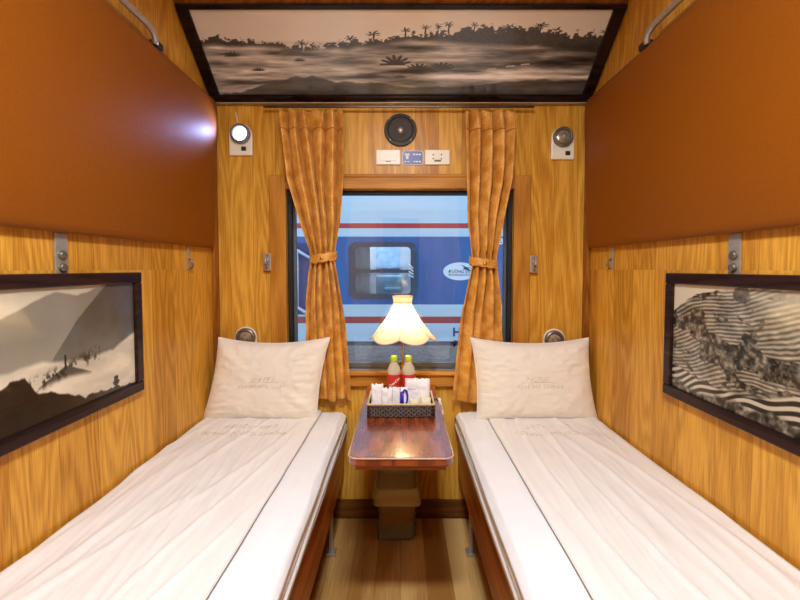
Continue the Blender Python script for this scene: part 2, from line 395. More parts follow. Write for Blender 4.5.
def art_right(U, V):
    a = 0.64 + (1.362 - 0.64) * U; z = 0.858 + (1.188 - 0.858) * V
    d = 1.362 - a          # distance from the far (left in the photo) end
    n1 = fbm(a * 7, z * 7, 21); n2 = fbm(a * 20, z * 20, 22)
    # upper terraces
    h = z - 0.30 * d + 0.22 * d * d + 0.022 * n1 + 0.010 * np.sin(d * 16 + z * 14) + 0.006 * n2
    st = np.sin(h * 2 * PI * 88)
    g = 0.34 + 0.30 * sstep(-0.6, 0.6, st) + 0.45 * (fbm(a * 30, z * 60, 33) - 0.5)
    veg = sstep(0.56, 0.62, fbm(a * 16 + 3, z * 30, 23) + 0.22 * sstep(0.04, 0.0, np.abs(z - (1.075 - d * 0.22))) + 0.35 * sstep(0.05, 0.0, np.abs(z - (0.99 + d * 0.05))) * (d > 0.12))
    gv = 0.06 + 0.75 * fbm(a * 90, z * 90, 24, 3) ** 1.5
    g = g * (1 - veg) + gv * veg
    # lower, bolder terraces
    lb = 0.905 + 0.03 * np.sin(d * 9 + 2) + 0.20 * np.clip(d - 0.12, 0, 1)
    low = sstep(lb + 0.004, lb - 0.004, z)
    h2 = z * 1.0 - 0.55 * d + 0.55 * d * d + 0.006 * np.sin(d * 40) + 0.012 * n1
    s2 = np.sin(h2 * 2 * PI * 46)
    gl = 0.20 + 0.60 * sstep(-0.15, 0.35, s2)
    g = g * (1 - low) + gl * low
    v2 = sstep(0.0, 0.02, (0.875 + 0.10 * np.clip(d - 0.3, 0, 1) + 0.05 * (fbm(a * 14, z * 4, 26) - 0.3)) - z)
    g = g * (1 - v2) + v2 * (0.05 + 0.8 * fbm(a * 80, z * 80, 27, 3) ** 1.5)
    # hill skyline
    sky = np.interp(d, [0, 0.04, 0.1, 0.16, 0.24, 0.3, 0.7], [1.105, 1.130, 1.160, 1.172, 1.180, 1.186, 1.2]) + 0.008 * (fbm(a * 60, z * 0, 25) - 0.5)
    sk = sstep(sky - 0.002, sky + 0.002, z)
    g = g * (1 - sk) + 0.84 * sk
    clump = sstep(1.0, 0.8, np.hypot((z - 1.166) / 0.022, (d - 0.265) / 0.032) + 0.9 * (fbm(a * 60, z * 60, 31) - 0.5))
    g = g * (1 - clump) + clump * (0.18 + 0.3 * fbm(a * 80, z * 80, 29, 2))
    mist = np.exp(-((d - 0.42) / 0.12) ** 2 - ((z - 1.17) / 0.05) ** 2)
    g = g * (1 - 0.75 * mist) + 0.8 * 0.75 * mist
    return tone(np.clip(g, 0.08, 0.9), (1.0, 0.93, 0.80))

def art_top(U, V):
    x = (U - 0.5) * 1.76; t = 0.11 + V * 0.87
    g = 0.93 - 0.08 * np.abs(x) + 0.05 * (fbm(x * 5, t * 5, 41) - 0.5)
    C = np.stack([g * 0.98, g * 0.90, g * 0.82], -1)
    g = g * 1.02
    # mist body
    body = sstep(0.70, 0.62, t)
    streak = fbm(x * 4.0, t * 16, 42, 5); fine = fbm(x * 12, t * 45, 43, 4)
    gm = 0.44 + 1.25 * (streak - 0.42) + 0.35 * (fine - 0.5)
    gm = gm - 0.17 * sstep(0.0, 0.9, x) * sstep(0.36, 0.46, t) + 0.10 * sstep(0.1, -0.3, x)
    gm = gm + 0.30 * np.exp(-((t - 0.315 - 0.01 * np.sin(x * 7)) / 0.035) ** 2) * sstep(-0.25, 0.1, x)
    g = g * (1 - body) + body * gm
    # tree line
    tl = np.interp(x, [-0.9, -0.82, -0.72, -0.6, -0.45, -0.32, -0.18, 0.0, 0.1, 0.25, 0.38, 0.46, 0.6, 0.7, 0.9], [0.70, 0.73, 0.70, 0.655, 0.63, 0.655, 0.70, 0.73, 0.76, 0.78, 0.80, 0.79, 0.80, 0.76, 0.73])
    sp = fbm(x * 34, t * 5, 44, 4); sp2 = fbm(x * 90, t * 60, 45, 3)
    top = tl + 0.12 * (sp - 0.5) + 0.10 * (sp2 - 0.5)
    bot = tl - 0.055 - 0.10 * sstep(0.0, 0.6, x) + 0.06 * (fbm(x * 9, t * 7, 46) - 0.5) + 0.04 * sstep(-0.2, -0.5, x) * sstep(-0.75, -0.6, x)
    tm = sstep(top + 0.006, top - 0.006, t) * sstep(bot - 0.05, bot + 0.02, t)
    g = g * (1 - 0.88 * tm) + (0.20 + 0.12 * (sp2 - 0.5)) * 0.88 * tm
    # trunks and crowns standing above the line
    for cx, ch, cr in ((0.105, 0.83, 0.03), (0.16, 0.845, 0.028), (0.205, 0.86, 0.034), (0.315, 0.85, 0.030), (0.02, 0.80, 0.03), (-0.12, 0.765, 0.05), (0.46, 0.83, 0.035), (-0.22, 0.72, 0.04), (-0.44, 0.68, 0.03), (0.60, 0.845, 0.05), (0.89, 0.78, 0.05)):
        wb_ = 0.02 * (fbm(x * 60, t * 40, 51) - 0.5); ch = tl + (ch - tl) * 0.8; r = np.hypot((x - cx + wb_) / (cr * 0.7), (t - ch + wb_) / 0.028); ang = np.arctan2((t - ch + wb_) / 0.036, (x - cx + wb_) / cr)
        cm = (r < 0.6 + 0.45 * np.sin(ang * 7 + cx * 60)) | ((np.abs(x - cx) < 0.003) & (t < ch) & (t > tl - 0.02))
        g = np.where(cm, 0.20 + 0.05 * sp2, g)
    # fern clumps and dark bushes inside the mist
    for cx, ct, w, hh in ((-0.025, 0.50, 0.075, 0.10), (0.08, 0.43, 0.06, 0.06), (0.19, 0.44, 0.06, 0.07), (-0.46, 0.50, 0.030, 0.035), (-0.66, 0.40, 0.035, 0.035), (-0.76, 0.56, 0.04, 0.05), (-0.005, 0.32, 0.035, 0.03), (-0.57, 0.57, 0.03, 0.03)):
        dx = (x - cx) / w; dy = (t - (ct - hh * 0.5)) / hh
        ang = np.arctan2(dy, dx); r = np.hypot(dx, dy)
        sm = (dy > -0.1) & (r < 0.45 + 0.55 * np.abs(np.sin(ang * 6.5)))
        g = np.where(sm, 0.22 + 0.08 * sp2, g)
    # foreground bank
    fb = np.interp(x, [-0.9, -0.78, -0.62, -0.5, -0.42, -0.3, -0.1, 0.05, 0.3, 0.45, 0.62, 0.9], [0.10, 0.13, 0.24, 0.31, 0.32, 0.25, 0.24, 0.20, 0.19, 0.24, 0.28, 0.27]) + 0.04 * (fbm(x * 22, t * 0, 47) - 0.5)
    fm = sstep(fb + 0.012, fb - 0.012, t)
    g = g * (1 - 0.85 * fm) + (0.27 + 0.16 * (fbm(x * 16, t * 30, 48) - 0.5)) * 0.85 * fm
    # a few pale flecks on the right
    for cx, ct in ((0.42, 0.40), (0.50, 0.385), (0.505, 0.43), (0.57, 0.45), (0.57, 0.39)):
        g = np.where((np.abs(x - cx) < 0.02) & (np.abs(t - ct - 0.2 * (x - cx)) < 0.006), 0.78, g)
    sky = (sstep(0.66, 0.72, t) * (1 - tm))[..., None]
    D = np.stack([g * 1.0, g * 0.97, g * 0.93], -1)
    return D

def framed(label, cat, x, y0, y1, z0, z1, s, fn, flip):
    t = thing('framed_picture', label, cat, (x, (y0 + y1) / 2, z0), 'landscape photographs on the side walls')
    w = 0.036; d = 0.022
    xa, xb = sorted((x, x - s * d))
    m = MB()
    for (a, b, c, e2) in ((y0, y1, z0, z0 + w), (y0, y1, z1 - w, z1), (y0, y0 + w, z0 + w, z1 - w), (y1 - w, y1, z0 + w, z1 - w)):
        m.box(xa, xb, a, b, c, e2)
    build(m, 'frame', M_frame, t, bevel=0.004)
    xs = x - s * 0.011
    build(MB().box(min(x, xs), max(x, xs), y0 + 0.01, y1 - 0.01, z0 + 0.01, z1 - 0.01), 'backing', M_dark, t)
    xp = x - s * 0.0125
    art_mesh('photo_print', lambda u, v: (xp, y0 + w + (y1 - y0 - 2 * w) * u, z0 + w + (z1 - z0 - 2 * w) * v), 420, 200, fn, M_print, t)
framed('black and white photo of a dark peak above fog, left wall', 'picture', -XW, 0.60, 1.395, 0.818, 1.232, -1, art_left, False)
framed('black and white photo of stepped rice terraces, on the right wall', 'picture', XW, 0.58, 1.368, 0.816, 1.230, 1, art_right, False)

tp = thing('framed_picture', 'wide sepia photo of misty jungle, black framed, on the sloped ceiling', 'picture', (0, 1.99, 2.06))
def slope_box(m, x0, x1, t0, t1, h0, h1):
    m.ring_loft([[SP(x, t0, h0), SP(x, t1, h0), SP(x, t1, h1), SP(x, t0, h1)] for x in (x0, x1)])
m = MB(); FX = 0.918
slope_box(m, -FX, FX, 0.012, 0.115, 0.006, 0.024); slope_box(m, -FX, FX, 0.955, 1.0, 0.006, 0.024)
slope_box(m, -FX, -FX + 0.05, 0.115, 0.955, 0.006, 0.024); slope_box(m, FX - 0.05, FX, 0.115, 0.955, 0.006, 0.024)
build(m, 'frame', M_frame_top, tp, bevel=0.003)
m = MB(); slope_box(m, -FX + 0.01, FX - 0.01, 0.03, 0.99, 0.006, 0.011); build(m, 'backing', M_dark, tp)
art_mesh('photo_print', lambda u, v: SP((u - 0.5) * 2 * (FX - 0.05), 0.115 + v * 0.84, 0.013), 760, 230, art_top, M_print_top, tp)

# ---------------------------------------------------------------- folded upper berths
def upper_berth(s, label):
    t = thing('folded_berth', label, 'berth', (s * XW, 1.0, 1.35), 'folded upper berths')
    X = lambda x: s * x
    # cross section (x,z) from wall round the padded front
    prof = [(0.924, 1.375), (0.922, 1.352), (0.915, 1.343), (0.905, 1.341), (0.897, 1.35), (0.892, 1.37), (0.886, 1.50), (0.878, 1.66), (0.871, 1.80), (0.866, 1.92), (0.865, 1.99), (0.868, 2.02), (0.876, 2.036), (0.890, 2.040), (0.924, 2.040)]
    rings = []
    ys = [0.04, 0.045, 0.06, 0.09] + [0.09 + (1.9 - 0.09) * k / 12 for k in range(1, 13)] + [1.93, 1.945, 1.95]
    for y in ys:
        dd = min(y - 0.04, 1.95 - y); k = 1 - math.sqrt(max(0, 1 - (1 - min(dd, 0.045) / 0.045) ** 2)); sh = 0.04 * k
        rings.append([(X(min(0.924, x + sh * (0.924 - x) / 0.06)), y, z + (1.69 - z) * 0.05 * k) for x, z in prof])
    build(MB().ring_loft(rings), 'padded_panel', M_vinyl, t, smooth=True)
    # steel guard rail clipped to the top edge
    m = MB()
    pts = [(X(0.872), 1.45, 2.040), (X(0.866), 1.445, 2.058), (X(0.864), 1.425, 2.072), (X(0.864), 1.39, 2.078)] + [(X(0.864), 1.39 - 0.1 * k, 2.078) for k in range(1, 9)] + [(X(0.864), 0.56, 2.074), (X(0.866), 0.53, 2.06), (X(0.872), 0.52, 2.04)]
    m.tube(pts, 0.011, 12)
    build(m, 'guard_rail', M_steel, t, smooth=True)
    for yy in (1.06, 0.6): build(MB().box(min(X(0.855), X(0.875)), max(X(0.855), X(0.875)), yy, yy + 0.05, 2.03, 2.085), 'rail_bracket', M_steel_dk, t, bevel=0.004)
    m = MB().box(min(X(0.868), X(0.9)), max(X(0.868), X(0.9)), 1.455, 1.50, 2.036, 2.062)
    build(m, 'latch', M_dark, t, bevel=0.006)
    # recess trim of paler wood behind the rail
    m = MB(); a, b = sorted((X(0.880), X(0.92))); m.box(a, b, 0.6, 1.40, 2.036, 2.052)
    build(m, 'grip_recess', mat('ochre_trim_' + str(s), (140, 96, 30), 0.5, noise=0.1), t, bevel=0.006)
upper_berth(-1, 'brown vinyl upper berth folded up on the left wall above the fog photo')
upper_berth(1, 'brown vinyl upper berth folded up on the right wall above the terraces photo')

def strike_plate(s, y, label):
    t = thing('berth_bracket', label, 'bracket', (s * XW, y, 1.23), 'bolted berth brackets')
    a, b = sorted((s * XW, s * (XW - 0.005)))
    build(MB().box(a, b, y - 0.021, y + 0.021, 1.228, 1.342), 'plate', M_steel, t, bevel=0.002)
    for z in (1.247, 1.281):
        build(MB().lathe([(0.013, 0), (0.013, 0.004), (0.010, 0.008), (0.004, 0.009)], (s * (XW - 0.005), y, z), 'X', 20, fn=lambda r, h, a2: (r, -s * h)), 'bolt', M_steel_dk, t, auto=40)
strike_plate(-1, 1.088, 'steel plate with two bolts under the left upper berth, above the fog photo')
strike_plate(1, 1.108, 'steel plate with two bolts under the right upper berth, above the terraces photo')
def small_hook(s, y, label):
    t = thing('strap_hook', label, 'hook', (s * XW, y, 1.24), 'small strap hooks')
    a, b = sorted((s * XW, s * (XW - 0.004)))
    build(MB().box(a, b, y - 0.014, y + 0.014, 1.243, 1.338), 'plate', M_steel, t, bevel=0.002)
    xx = s * (XW - 0.004)
    build(MB().tube([(xx, y, 1.285), (xx - s * 0.012, y, 1.28), (xx - s * 0.018, y, 1.262), (xx - s * 0.014, y, 1.248), (xx - s * 0.004, y, 1.246)], 0.004, 8), 'hook', M_steel_dk, t, smooth=True)
small_hook(-1, 1.741, 'small steel hook under the left upper berth near the window corner')
small_hook(1, 1.757, 'small steel hook under the right upper berth near the window corner')

# ---------------------------------------------------------------- lower berths with mattress, cover, pillow
def lower_berth(s, label):
    t = thing('lower_berth', label, 'berth', (s * 0.6, 1.0, FL), 'lower berths')
    a, b = sorted((s * 0.287, s * 0.307)); build(MB().box(a, b, 0.05, 1.985, 0.205, 0.408), 'front_rail', M_rail, t, bevel=0.006)
    a, b = sorted((s * 0.307, s * 0.922)); build(MB().box(a, b, 0.05, 1.985, 0.375, 0.408), 'base_board', M_rail, t, bevel=0.003)
    for y in (1.74, 0.42):
        lg = build(MB().box(s * 0.312 - 0.009, s * 0.312 + 0.009, y - 0.009, y + 0.009, FL + 0.012, 0.375), 'leg', M_steel, t, bevel=0.003)
        build(MB().box(s * 0.312 - 0.022, s * 0.312 + 0.022, y - 0.022, y + 0.022, FL, FL + 0.013), 'foot_plate', M_steel, lg, bevel=0.003)
lower_berth(-1, 'red-brown wooden lower berth frame on steel legs, left of the table')
lower_berth(1, 'red-brown wooden lower berth frame on steel legs, right of the table')

def fold(x, y, seed):
    """long shallow creases running along the berth"""
    w = 0.0
    w += 0.0045 * (mn.noise(Vector((x * 14 + y * 1.4, y * 1.3, seed))))
    r = mn.noise(Vector((x * 22 - y * 2.2, y * 1.1, seed + 5))); w += 0.006 * max(0, 0.24 - abs(r)) / 0.24 * (0.4 + mn.noise(Vector((x * 4, y * 3, seed + 9))))
    w += 0.0025 * mn.noise(Vector((x * 40 + y * 6, y * 6, seed + 3)))
    return w
def mattress(s, label, seed):
    X0, X1 = 0.274, 0.918; z0, z1 = 0.41, BED
    prof = []
    for k in range(26): f = k / 25; prof.append((X0 + 0.012 - 0.010 * math.sin(f * PI) - 0.002, z0 + (z1 - 0.03 - z0) * f))
    for k in range(1, 8): a = PI / 2 * k / 8; prof.append((X0 + 0.03 - 0.03 * math.cos(a), z1 - 0.03 + 0.03 * math.sin(a)))
    for k in range(0, 60): prof.append((X0 + 0.03 + (X1 - X0 - 0.05) * k / 59, z1))
    for k in range(1, 6): a = PI / 2 * k / 6; prof.append((X1 - 0.02 + 0.02 * math.sin(a), z1 - 0.02 + 0.02 * math.cos(a)))
    prof.append((X1, z0))
    rings = []; ny = 150
    for j in range(ny):
        y = 0.06 + (1.985 - 0.06) * j / (ny - 1)
        e = min(y - 0.06, 1.985 - y); rd = 0.035; k = 0 if e > rd else rd - math.sqrt(max(0, rd * rd - (rd - e) ** 2))
        ring = []
        for (x, z) in prof:
            side = min(1, max(0, (X0 + 0.03 - x) / 0.03)); f = (z - z0) / (z1 - z0)
            dx = 0.0; dz = 0.0
            if x < X0 + 0.035:    # gathered folds along the aisle side
                ph = f * 5.2 * 2 * PI + 1.6 * mn.noise(Vector((y * 1.2, f * 2, seed)))
                dx = -0.0045 * max(0, math.sin(ph)) ** 1.5 * min(1, f * 4) + 0.004 * mn.noise(Vector((y * 3, f * 6, seed)))
            if z > z1 - 0.03:
                dz = fold(x, y, seed) * (1 - side)
                q = max(0, 1 - abs(x - X0 - 0.04) / 0.045); dz -= 0.0035 * q * max(0, math.sin((x - X0) * 2 * PI / 0.024 + 2.2 * mn.noise(Vector((y * 1.1, x * 6, seed + 20))))) ** 2
            xx = x + dx; zz = z + dz - (k if z > z0 + 0.06 else 0)
            ring.append((s * xx, y, zz))
        rings.append(ring)
    m = MB().ring_loft(rings)
    o = build(m, 'mattress', M_sheet, None, smooth=True)
    return tag(o, label, 'mattress', 'mattresses on the lower berths')
mattress(-1, 'white sheeted mattress with gathered side on the left lower berth', 1.3)
mattress(1, 'white sheeted mattress with gathered side on the right lower berth', 7.7)

def strokes_patch(m, rows, P, rnd):
    """rows: (u0,u1,v,n,h) little raised stitches in the plane given by P(u,v)->(point, normal)"""
    for (u0, u1, v, n, h) in rows:
        for i in range(n):
            u = u0 + (u1 - u0) * (i + 0.5) / n
            if rnd.random() < 0.12: continue
            kind = rnd.random(); w = (u1 - u0) / n * 0.62
            segs = [((-.5, -.5), (-.5, .5)), ((-.5, .5), (.5, .5)), ((.5, .5), (.5, -.5)), ((-.5, 0), (.5, 0)), ((-.5, -.5), (.5, -.5)), ((-.5, -.5), (.5, .5))]
            for sgm in rnd.sample(segs, 3):
                (a, b), (c, d) = sgm
                p = [P(u + a * w, v + b * h), P(u + c * w, v + d * h)]
                m.tube(p, 0.0009, 4)

def quilt(s, label, seed, edge0, edge1):
    """folded cotton cover lying on the mattress from the wall to a straight edge"""
    nx, ny = 84, 170; V = []; F = []
    th = 0.0085
    def top(i, j):
        y = 0.09 + (1.955 - 0.09) * j / (ny - 1); xe = edge1 + (edge0 - edge1) * (y - 0.09) / 1.865 + 0.0015 * mn.noise(Vector((y * 5, 0, seed)))
        f = i / (nx - 1); x = xe + (0.912 - xe) * f
        e = min(1, (x - xe) / 0.002)
        z = BED + fold(x, y, 1.3 if s < 0 else 7.7) * 0.6 + th * math.sqrt(e) + 0.0012
        w = 0.0035 * mn.noise(Vector((x * 11 + s * y * 2.4, y * 1.2, seed + 2)))
        r = mn.noise(Vector((x * 9 + y * 1.9 * (1 if s < 0 else 0.3), y * 0.9, seed + 30))); w += 0.007 * max(0, 0.12 - abs(r)) / 0.12
        r = mn.noise(Vector((x * 24, y * 1.7, seed + 50))); w += 0.002 * max(0, 0.2 - abs(r)) / 0.2
        w += 0.004 * mn.noise(Vector((x * 26, y * 9, seed + 60))) * max(0, 1 - abs(y - 1.72) / 0.2)
        z += (w + 0.003) * min(1, (x - xe) / 0.05) + 0.0
        return (s * x, y, z)
    for j in range(ny):
        for i in range(nx): V.append(top(i, j))
    F = grid_faces(nx, ny)
    # skirt closing the thickness
    off = len(V); border = [(i, 0) for i in range(nx)] + [(nx - 1, j) for j in range(1, ny)] + [(i, ny - 1) for i in range(nx - 2, -1, -1)] + [(0, j) for j in range(ny - 2, 0, -1)]
    for (i, j) in border: x, y, z = V[j * nx + i]; V.append((x, y, BED - 0.004))
    n = len(border)
    for k in range(n):
        a = border[k]; b = border[(k + 1) % n]
        F.append((a[1] * nx + a[0], b[1] * nx + b[0], off + (k + 1) % n, off + k))
    t = thing('bed_cover', label, 'bed cover', (s * 0.66, 1.0, BED), 'cotton covers on the lower berths')
    pdata('cover_cloth', V, F, M_quilt, t)
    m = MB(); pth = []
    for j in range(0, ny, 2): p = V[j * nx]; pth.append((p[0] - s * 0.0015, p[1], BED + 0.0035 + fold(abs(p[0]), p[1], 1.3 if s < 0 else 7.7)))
    m.tube(pth, 0.0016, 6); build(m, 'gap_shade_line', mat('gap_shade_%d' % s, (128, 116, 104), 0.7, noise=0.1), t, smooth=True)  # dark line along the cover edge, standing in for the shaded gap
    m = MB(); rnd = random.Random(int(seed * 10))
    def P(u, v):
        x = 0.66 + u * (1 if s > 0 else -1) * (1 if s > 0 else 1); jj = (v - 0.09) / 1.865 * (ny - 1); 
        xe = edge1 + (edge0 - edge1) * (v - 0.09) / 1.865; i = (x - xe) / (0.912 - xe) * (nx - 1)
        p = top(max(0, min(nx - 1, i)), jj); return Vector((p[0], p[1], p[2] + 0.0006))
    for row in ((-0.12, 0.12, 1.735, 9, 0.035), (-0.18, 0.18, 1.66, 18, 0.028)):
        m = MB(); strokes_patch(m, [row], P, rnd); build(m, 'stitched_lettering', M_thread, t)
quilt(-1, 'white cotton cover with stitched lettering on the left berth, reaching the wall', 2.1, 0.392, 0.43)
quilt(1, 'white cotton cover with a long straight edge on the right berth', 5.4, 0.408, 0.408)

def pillow(cx, cy, cz, a, b, Tk, lean, shear, label, seed):
    nu, nv = 90, 64
    R = Matrix.Translation((cx, cy, cz)) @ Matrix.Rotation(lean, 4, 'X') @ Matrix(((1, 0, shear, 0), (0, 1, 0, 0), (0, 0, 1, 0), (0, 0, 0, 1)))
    def S(u, v, side):
        pu = 1 - 0.055 * (1 - v * v) ; pv = 1 - 0.15 * (1 - u * u) * (1 if v > 0 else 0.35)
        x = a * u * pu; z = b * v * pv
        e = max(0.0, (1 - u ** 4)) * max(0.0, (1 - v ** 4))
        th = Tk * e ** 0.55
        d = min(1.0, th / Tk)
        # creases from the edges and corners
        w = 0.0
        r = math.hypot(u, v); an = math.atan2(v, u)
        w += 0.017 * mn.noise(Vector((an * 5.5, r * 1.1, seed))) * max(0, r - 0.35) * d
        rr = mn.noise(Vector((u * 2.0, v * 7.5, seed + 4))); w += 0.008 * (max(0, 0.16 - abs(rr)) / 0.16) * d * (abs(u))
        rr = mn.noise(Vector((u * 3.2 + v, v * 3.2, seed + 14))); w += 0.0045 * (max(0, 0.10 - abs(rr)) / 0.10) * d
        w += 0.006 * mn.noise(Vector((u * 2.5, v * 2.5, seed + 8))) * d
        y = side * (th + w)
        return R @ Vector((x, y, z))
    V = []; F = []
    for side in (-1, 1):
        off = len(V)
        for j in range(nv):
            for i in range(nu):
                u = math.sin((i / (nu - 1) - 0.5) * PI * 0.98) / math.sin(PI * 0.49); v = math.sin((j / (nv - 1) - 0.5) * PI * 0.98) / math.sin(PI * 0.49)
                V.append(S(u, v, side))
        F += [f if side < 0 else tuple(reversed(f)) for f in grid_faces(nu, nv, off)]
    t = thing('pillow', label, 'pillow', (cx, cy, BED), 'pillows')
    me = bpy.data.meshes.new('cushion'); me.from_pydata([tuple(p) for p in V], [], F); bm = bmesh.new(); bm.from_mesh(me)
    bmesh.ops.remove_doubles(bm, verts=bm.verts, dist=0.0006); bmesh.ops.recalc_face_normals(bm, faces=bm.faces); bm.to_mesh(me); bm.free()
    link('cushion', me, M_pillow, t, smooth=True)
    # piped seam
    m = MB(); path = []
    for k in range(40): path.append(S(-1 + 2 * k / 40, -1, 0) if False else R @ Vector((a * (-1 + 2 * k / 40), 0, -b * (1 - 0.15 * (1 - (-1 + 2 * k / 40) ** 2) * 0.35))))
    for k in range(30): v = -1 + 2 * k / 30; path.append(R @ Vector((a * (1 - 0.055 * (1 - v * v)), 0, b * v)))
    for k in range(40): u = 1 - 2 * k / 40; path.append(R @ Vector((a * u, 0, b * (1 - 0.15 * (1 - u * u)))))
    for k in range(31): v = 1 - 2 * k / 30; path.append(R @ Vector((-a * (1 - 0.055 * (1 - v * v)), 0, b * v)))
    m.tube(path, 0.0028, 6); build(m, 'piped_seam', M_sheet, t, smooth=True)
    rnd = random.Random(int(seed)); m = MB()
    def P(u, v): p = S(u, v, -1); return p + (R.to_3x3() @ Vector((0, -0.0006, 0)))
    strokes_patch(m, [(-0.22, 0.22, 0.02, 6, 0.10), (-0.42, 0.42, -0.16, 15, 0.075)], P, rnd)
    m.tube([P(-0.3, -0.075), P(-0.1, -0.06), P(0.1, -0.06), P(0.3, -0.075)], 0.0009, 4)
    build(m, 'embroidery', M_thread, t)
pillow(-0.638, 1.885, 0.722, 0.268, 0.194, 0.066, -0.17, 0.14, 'cream pillow leaning in the left corner, below the lit reading lamp', 3)
pillow(0.630, 1.885, 0.722, 0.284, 0.192, 0.066, -0.17, -0.05, 'cream pillow leaning in the right corner of the window wall', 12)

# ---------------------------------------------------------------- curtains
def curtain(keys, y0, label, seed, n, tie_z, tiex, closed_btn):
    """keys: (z, x_left, x_right)"""
    keys = sorted(keys, reverse=True)
    zs = [k[0] for k in keys][::-1]; xl = [k[1] for k in keys][::-1]; xr = [k[2] for k in keys][::-1]
    nu, nv = 150, 150; ztop, zbot = keys[0][0], keys[-1][0]
    V = []
    for j in range(nv):
        z = zbot + (ztop - zbot) * j / (nv - 1)
        a = float(np.interp(z, zs, xl)); b = float(np.interp(z, zs, xr)); w = b - a
        tie = math.exp(-((z - tie_z) / 0.05) ** 2); low = min(1, max(0, (1.08 - z) / 0.14))
        amp = 0.037 * (1 - 0.35 * tie) * (0.75 + 0.5 * abs(mn.noise(Vector((0.0, z * 2, seed))))); header = max(0, (z - (ztop - 0.085)) / 0.085)
        for i in range(nu):
            u = i / (nu - 1)
            wob = 0.13 * mn.noise(Vector((u * 3, z * 2.2, seed)))
            ph = 2 * PI * (n * (u + wob * (1 - abs(2 * u - 1))))
            s1 = math.sin(ph); f = 2 * abs(math.cos(ph / 2)) ** 0.75 - 1
            y = y0 + 0.026 * low - amp * (1 - 0.58 * low) * f + 0.006 * mn.noise(Vector((u * 5, z * 3, seed + 3)))
            y -= 0.01 * header * math.sin(ph * 1.5 + seed)
            x = a + w * u + 0.010 * math.cos(ph) * (0.6 if tie < 0.3 else 0.2) * min(1, 8 * u * (1 - u))
            zz = z
            if j == nv - 1 or header > 0: zz = z - header * 0.007 * (1 + math.sin(ph * 1.0 + 1))
            if z < zbot + 0.03: zz += 0.008 * math.sin(ph * 0.5 + seed) * (1 - (z - zbot) / 0.03)
            V.append((x, min(y, 1.972), zz))
    t = thing('curtain', label, 'curtain', ((keys[0][1] + keys[0][2]) / 2, y0, zbot), 'tied back window curtains')
    pdata('cloth', V, grid_faces(nu, nv), M_curt, t, solid=0.003)
    # stitched heading seam
    m = MB(); a, b = keys[0][1], keys[0][2]
    path = []
    zz = ztop - 0.085; jj = int((zz - zbot) / (ztop - zbot) * (nv - 1))
    for i in range(0, nu, 2): x, y, z = V[jj * nu + i]; path.append((x, y - 0.0025, z))
    m.tube(path, 0.0022, 5); build(m, 'heading_seam', mat('curtain_thread_' + str(seed), (176, 100, 36), 0.6, noise=0.05), t, smooth=True)
    # tie band: a strap round the gathered cloth
    cx = (tiex[0] + tiex[1]) / 2; rx = (tiex[1] - tiex[0]) / 2 + 0.006; rings = []
    for k in range(40):
        an = 2 * PI * k / 40; rings.append((cx + rx * math.cos(an), y0 + 0.044 * math.sin(an), tie_z + 0.010 * math.cos(an) * closed_btn))
    V2 = []; hh = 0.02
    for dz in (-hh, -hh * 0.5, 0, hh * 0.5, hh):
        for p in rings: V2.append((p[0], min(p[1] + 0.0, 1.973), p[2] + dz + 0.002 * math.sin(p[0] * 160)))
    F2 = [(j * 40 + i, j * 40 + (i + 1) % 40, (j + 1) * 40 + (i + 1) % 40, (j + 1) * 40 + i) for j in range(4) for i in range(40)]
    tb = pdata('tie_band', V2, F2, M_curt, t, solid=0.004)
    build(MB().sphere((cx + 0.0, y0 - 0.047, tie_z - 0.004), 0.009, (1, 0.5, 1)), 'button', M_brass, tb, smooth=True)

def CZ(py): return _back(py, 1.915)[0]
def CX(px, py): return (px - 401) / 400 * _back(py, 1.915)[1]
curtain([(CZ(109), CX(281, 109), CX(343, 109)), (CZ(130), CX(282, 130), CX(344, 130)), (CZ(180), CX(288, 180), CX(344, 180)), (CZ(220), CX(300, 220), CX(341, 220)), (CZ(250), CX(310, 250), CX(336, 250)), (CZ(260), CX(311, 260), CX(335, 260)), (CZ(275), CX(309, 275), CX(338, 275)), (CZ(310), CX(306, 310), CX(344, 310)), (CZ(350), CX(304, 350), CX(347, 350)), (CZ(402), CX(303, 402), CX(351, 402))],
        1.924, 'gold damask curtain tied back at the left side of the window', 2.0, 5.0, CZ(258), (CX(311, 260), CX(335, 260)), 1)
curtain([(CZ(110), CX(465, 110), CX(513, 110)), (CZ(130), CX(465, 130), CX(514, 130)), (CZ(180), CX(466, 180), CX(511, 180)), (CZ(220), CX(467, 220), CX(503, 220)), (CZ(255), CX(471, 255), CX(496, 255)), (CZ(263), CX(472, 263), CX(496, 263)), (CZ(280), CX(468, 280), CX(498, 280)), (CZ(310), CX(462, 310), CX(501, 310)), (CZ(350), CX(458, 350), CX(505, 350)), (CZ(404), CX(452, 404), CX(508, 404))],
        1.924, 'gold damask curtain tied back at the right side of the window', 6.0, 4.0, CZ(263), (CX(471, 260), CX(496, 260)), -1)
rod = build(MB().tube([(-0.66, 1.955, 2.022), (-0.2, 1.955, 2.022), (0.2, 1.955, 2.022), (0.64, 1.955, 2.022)], 0.006, 10), 'curtain_rod', M_steel_dk, smooth=True)
tag(rod, 'thin dark curtain rod tucked under the sloped panel above the window', 'rod')

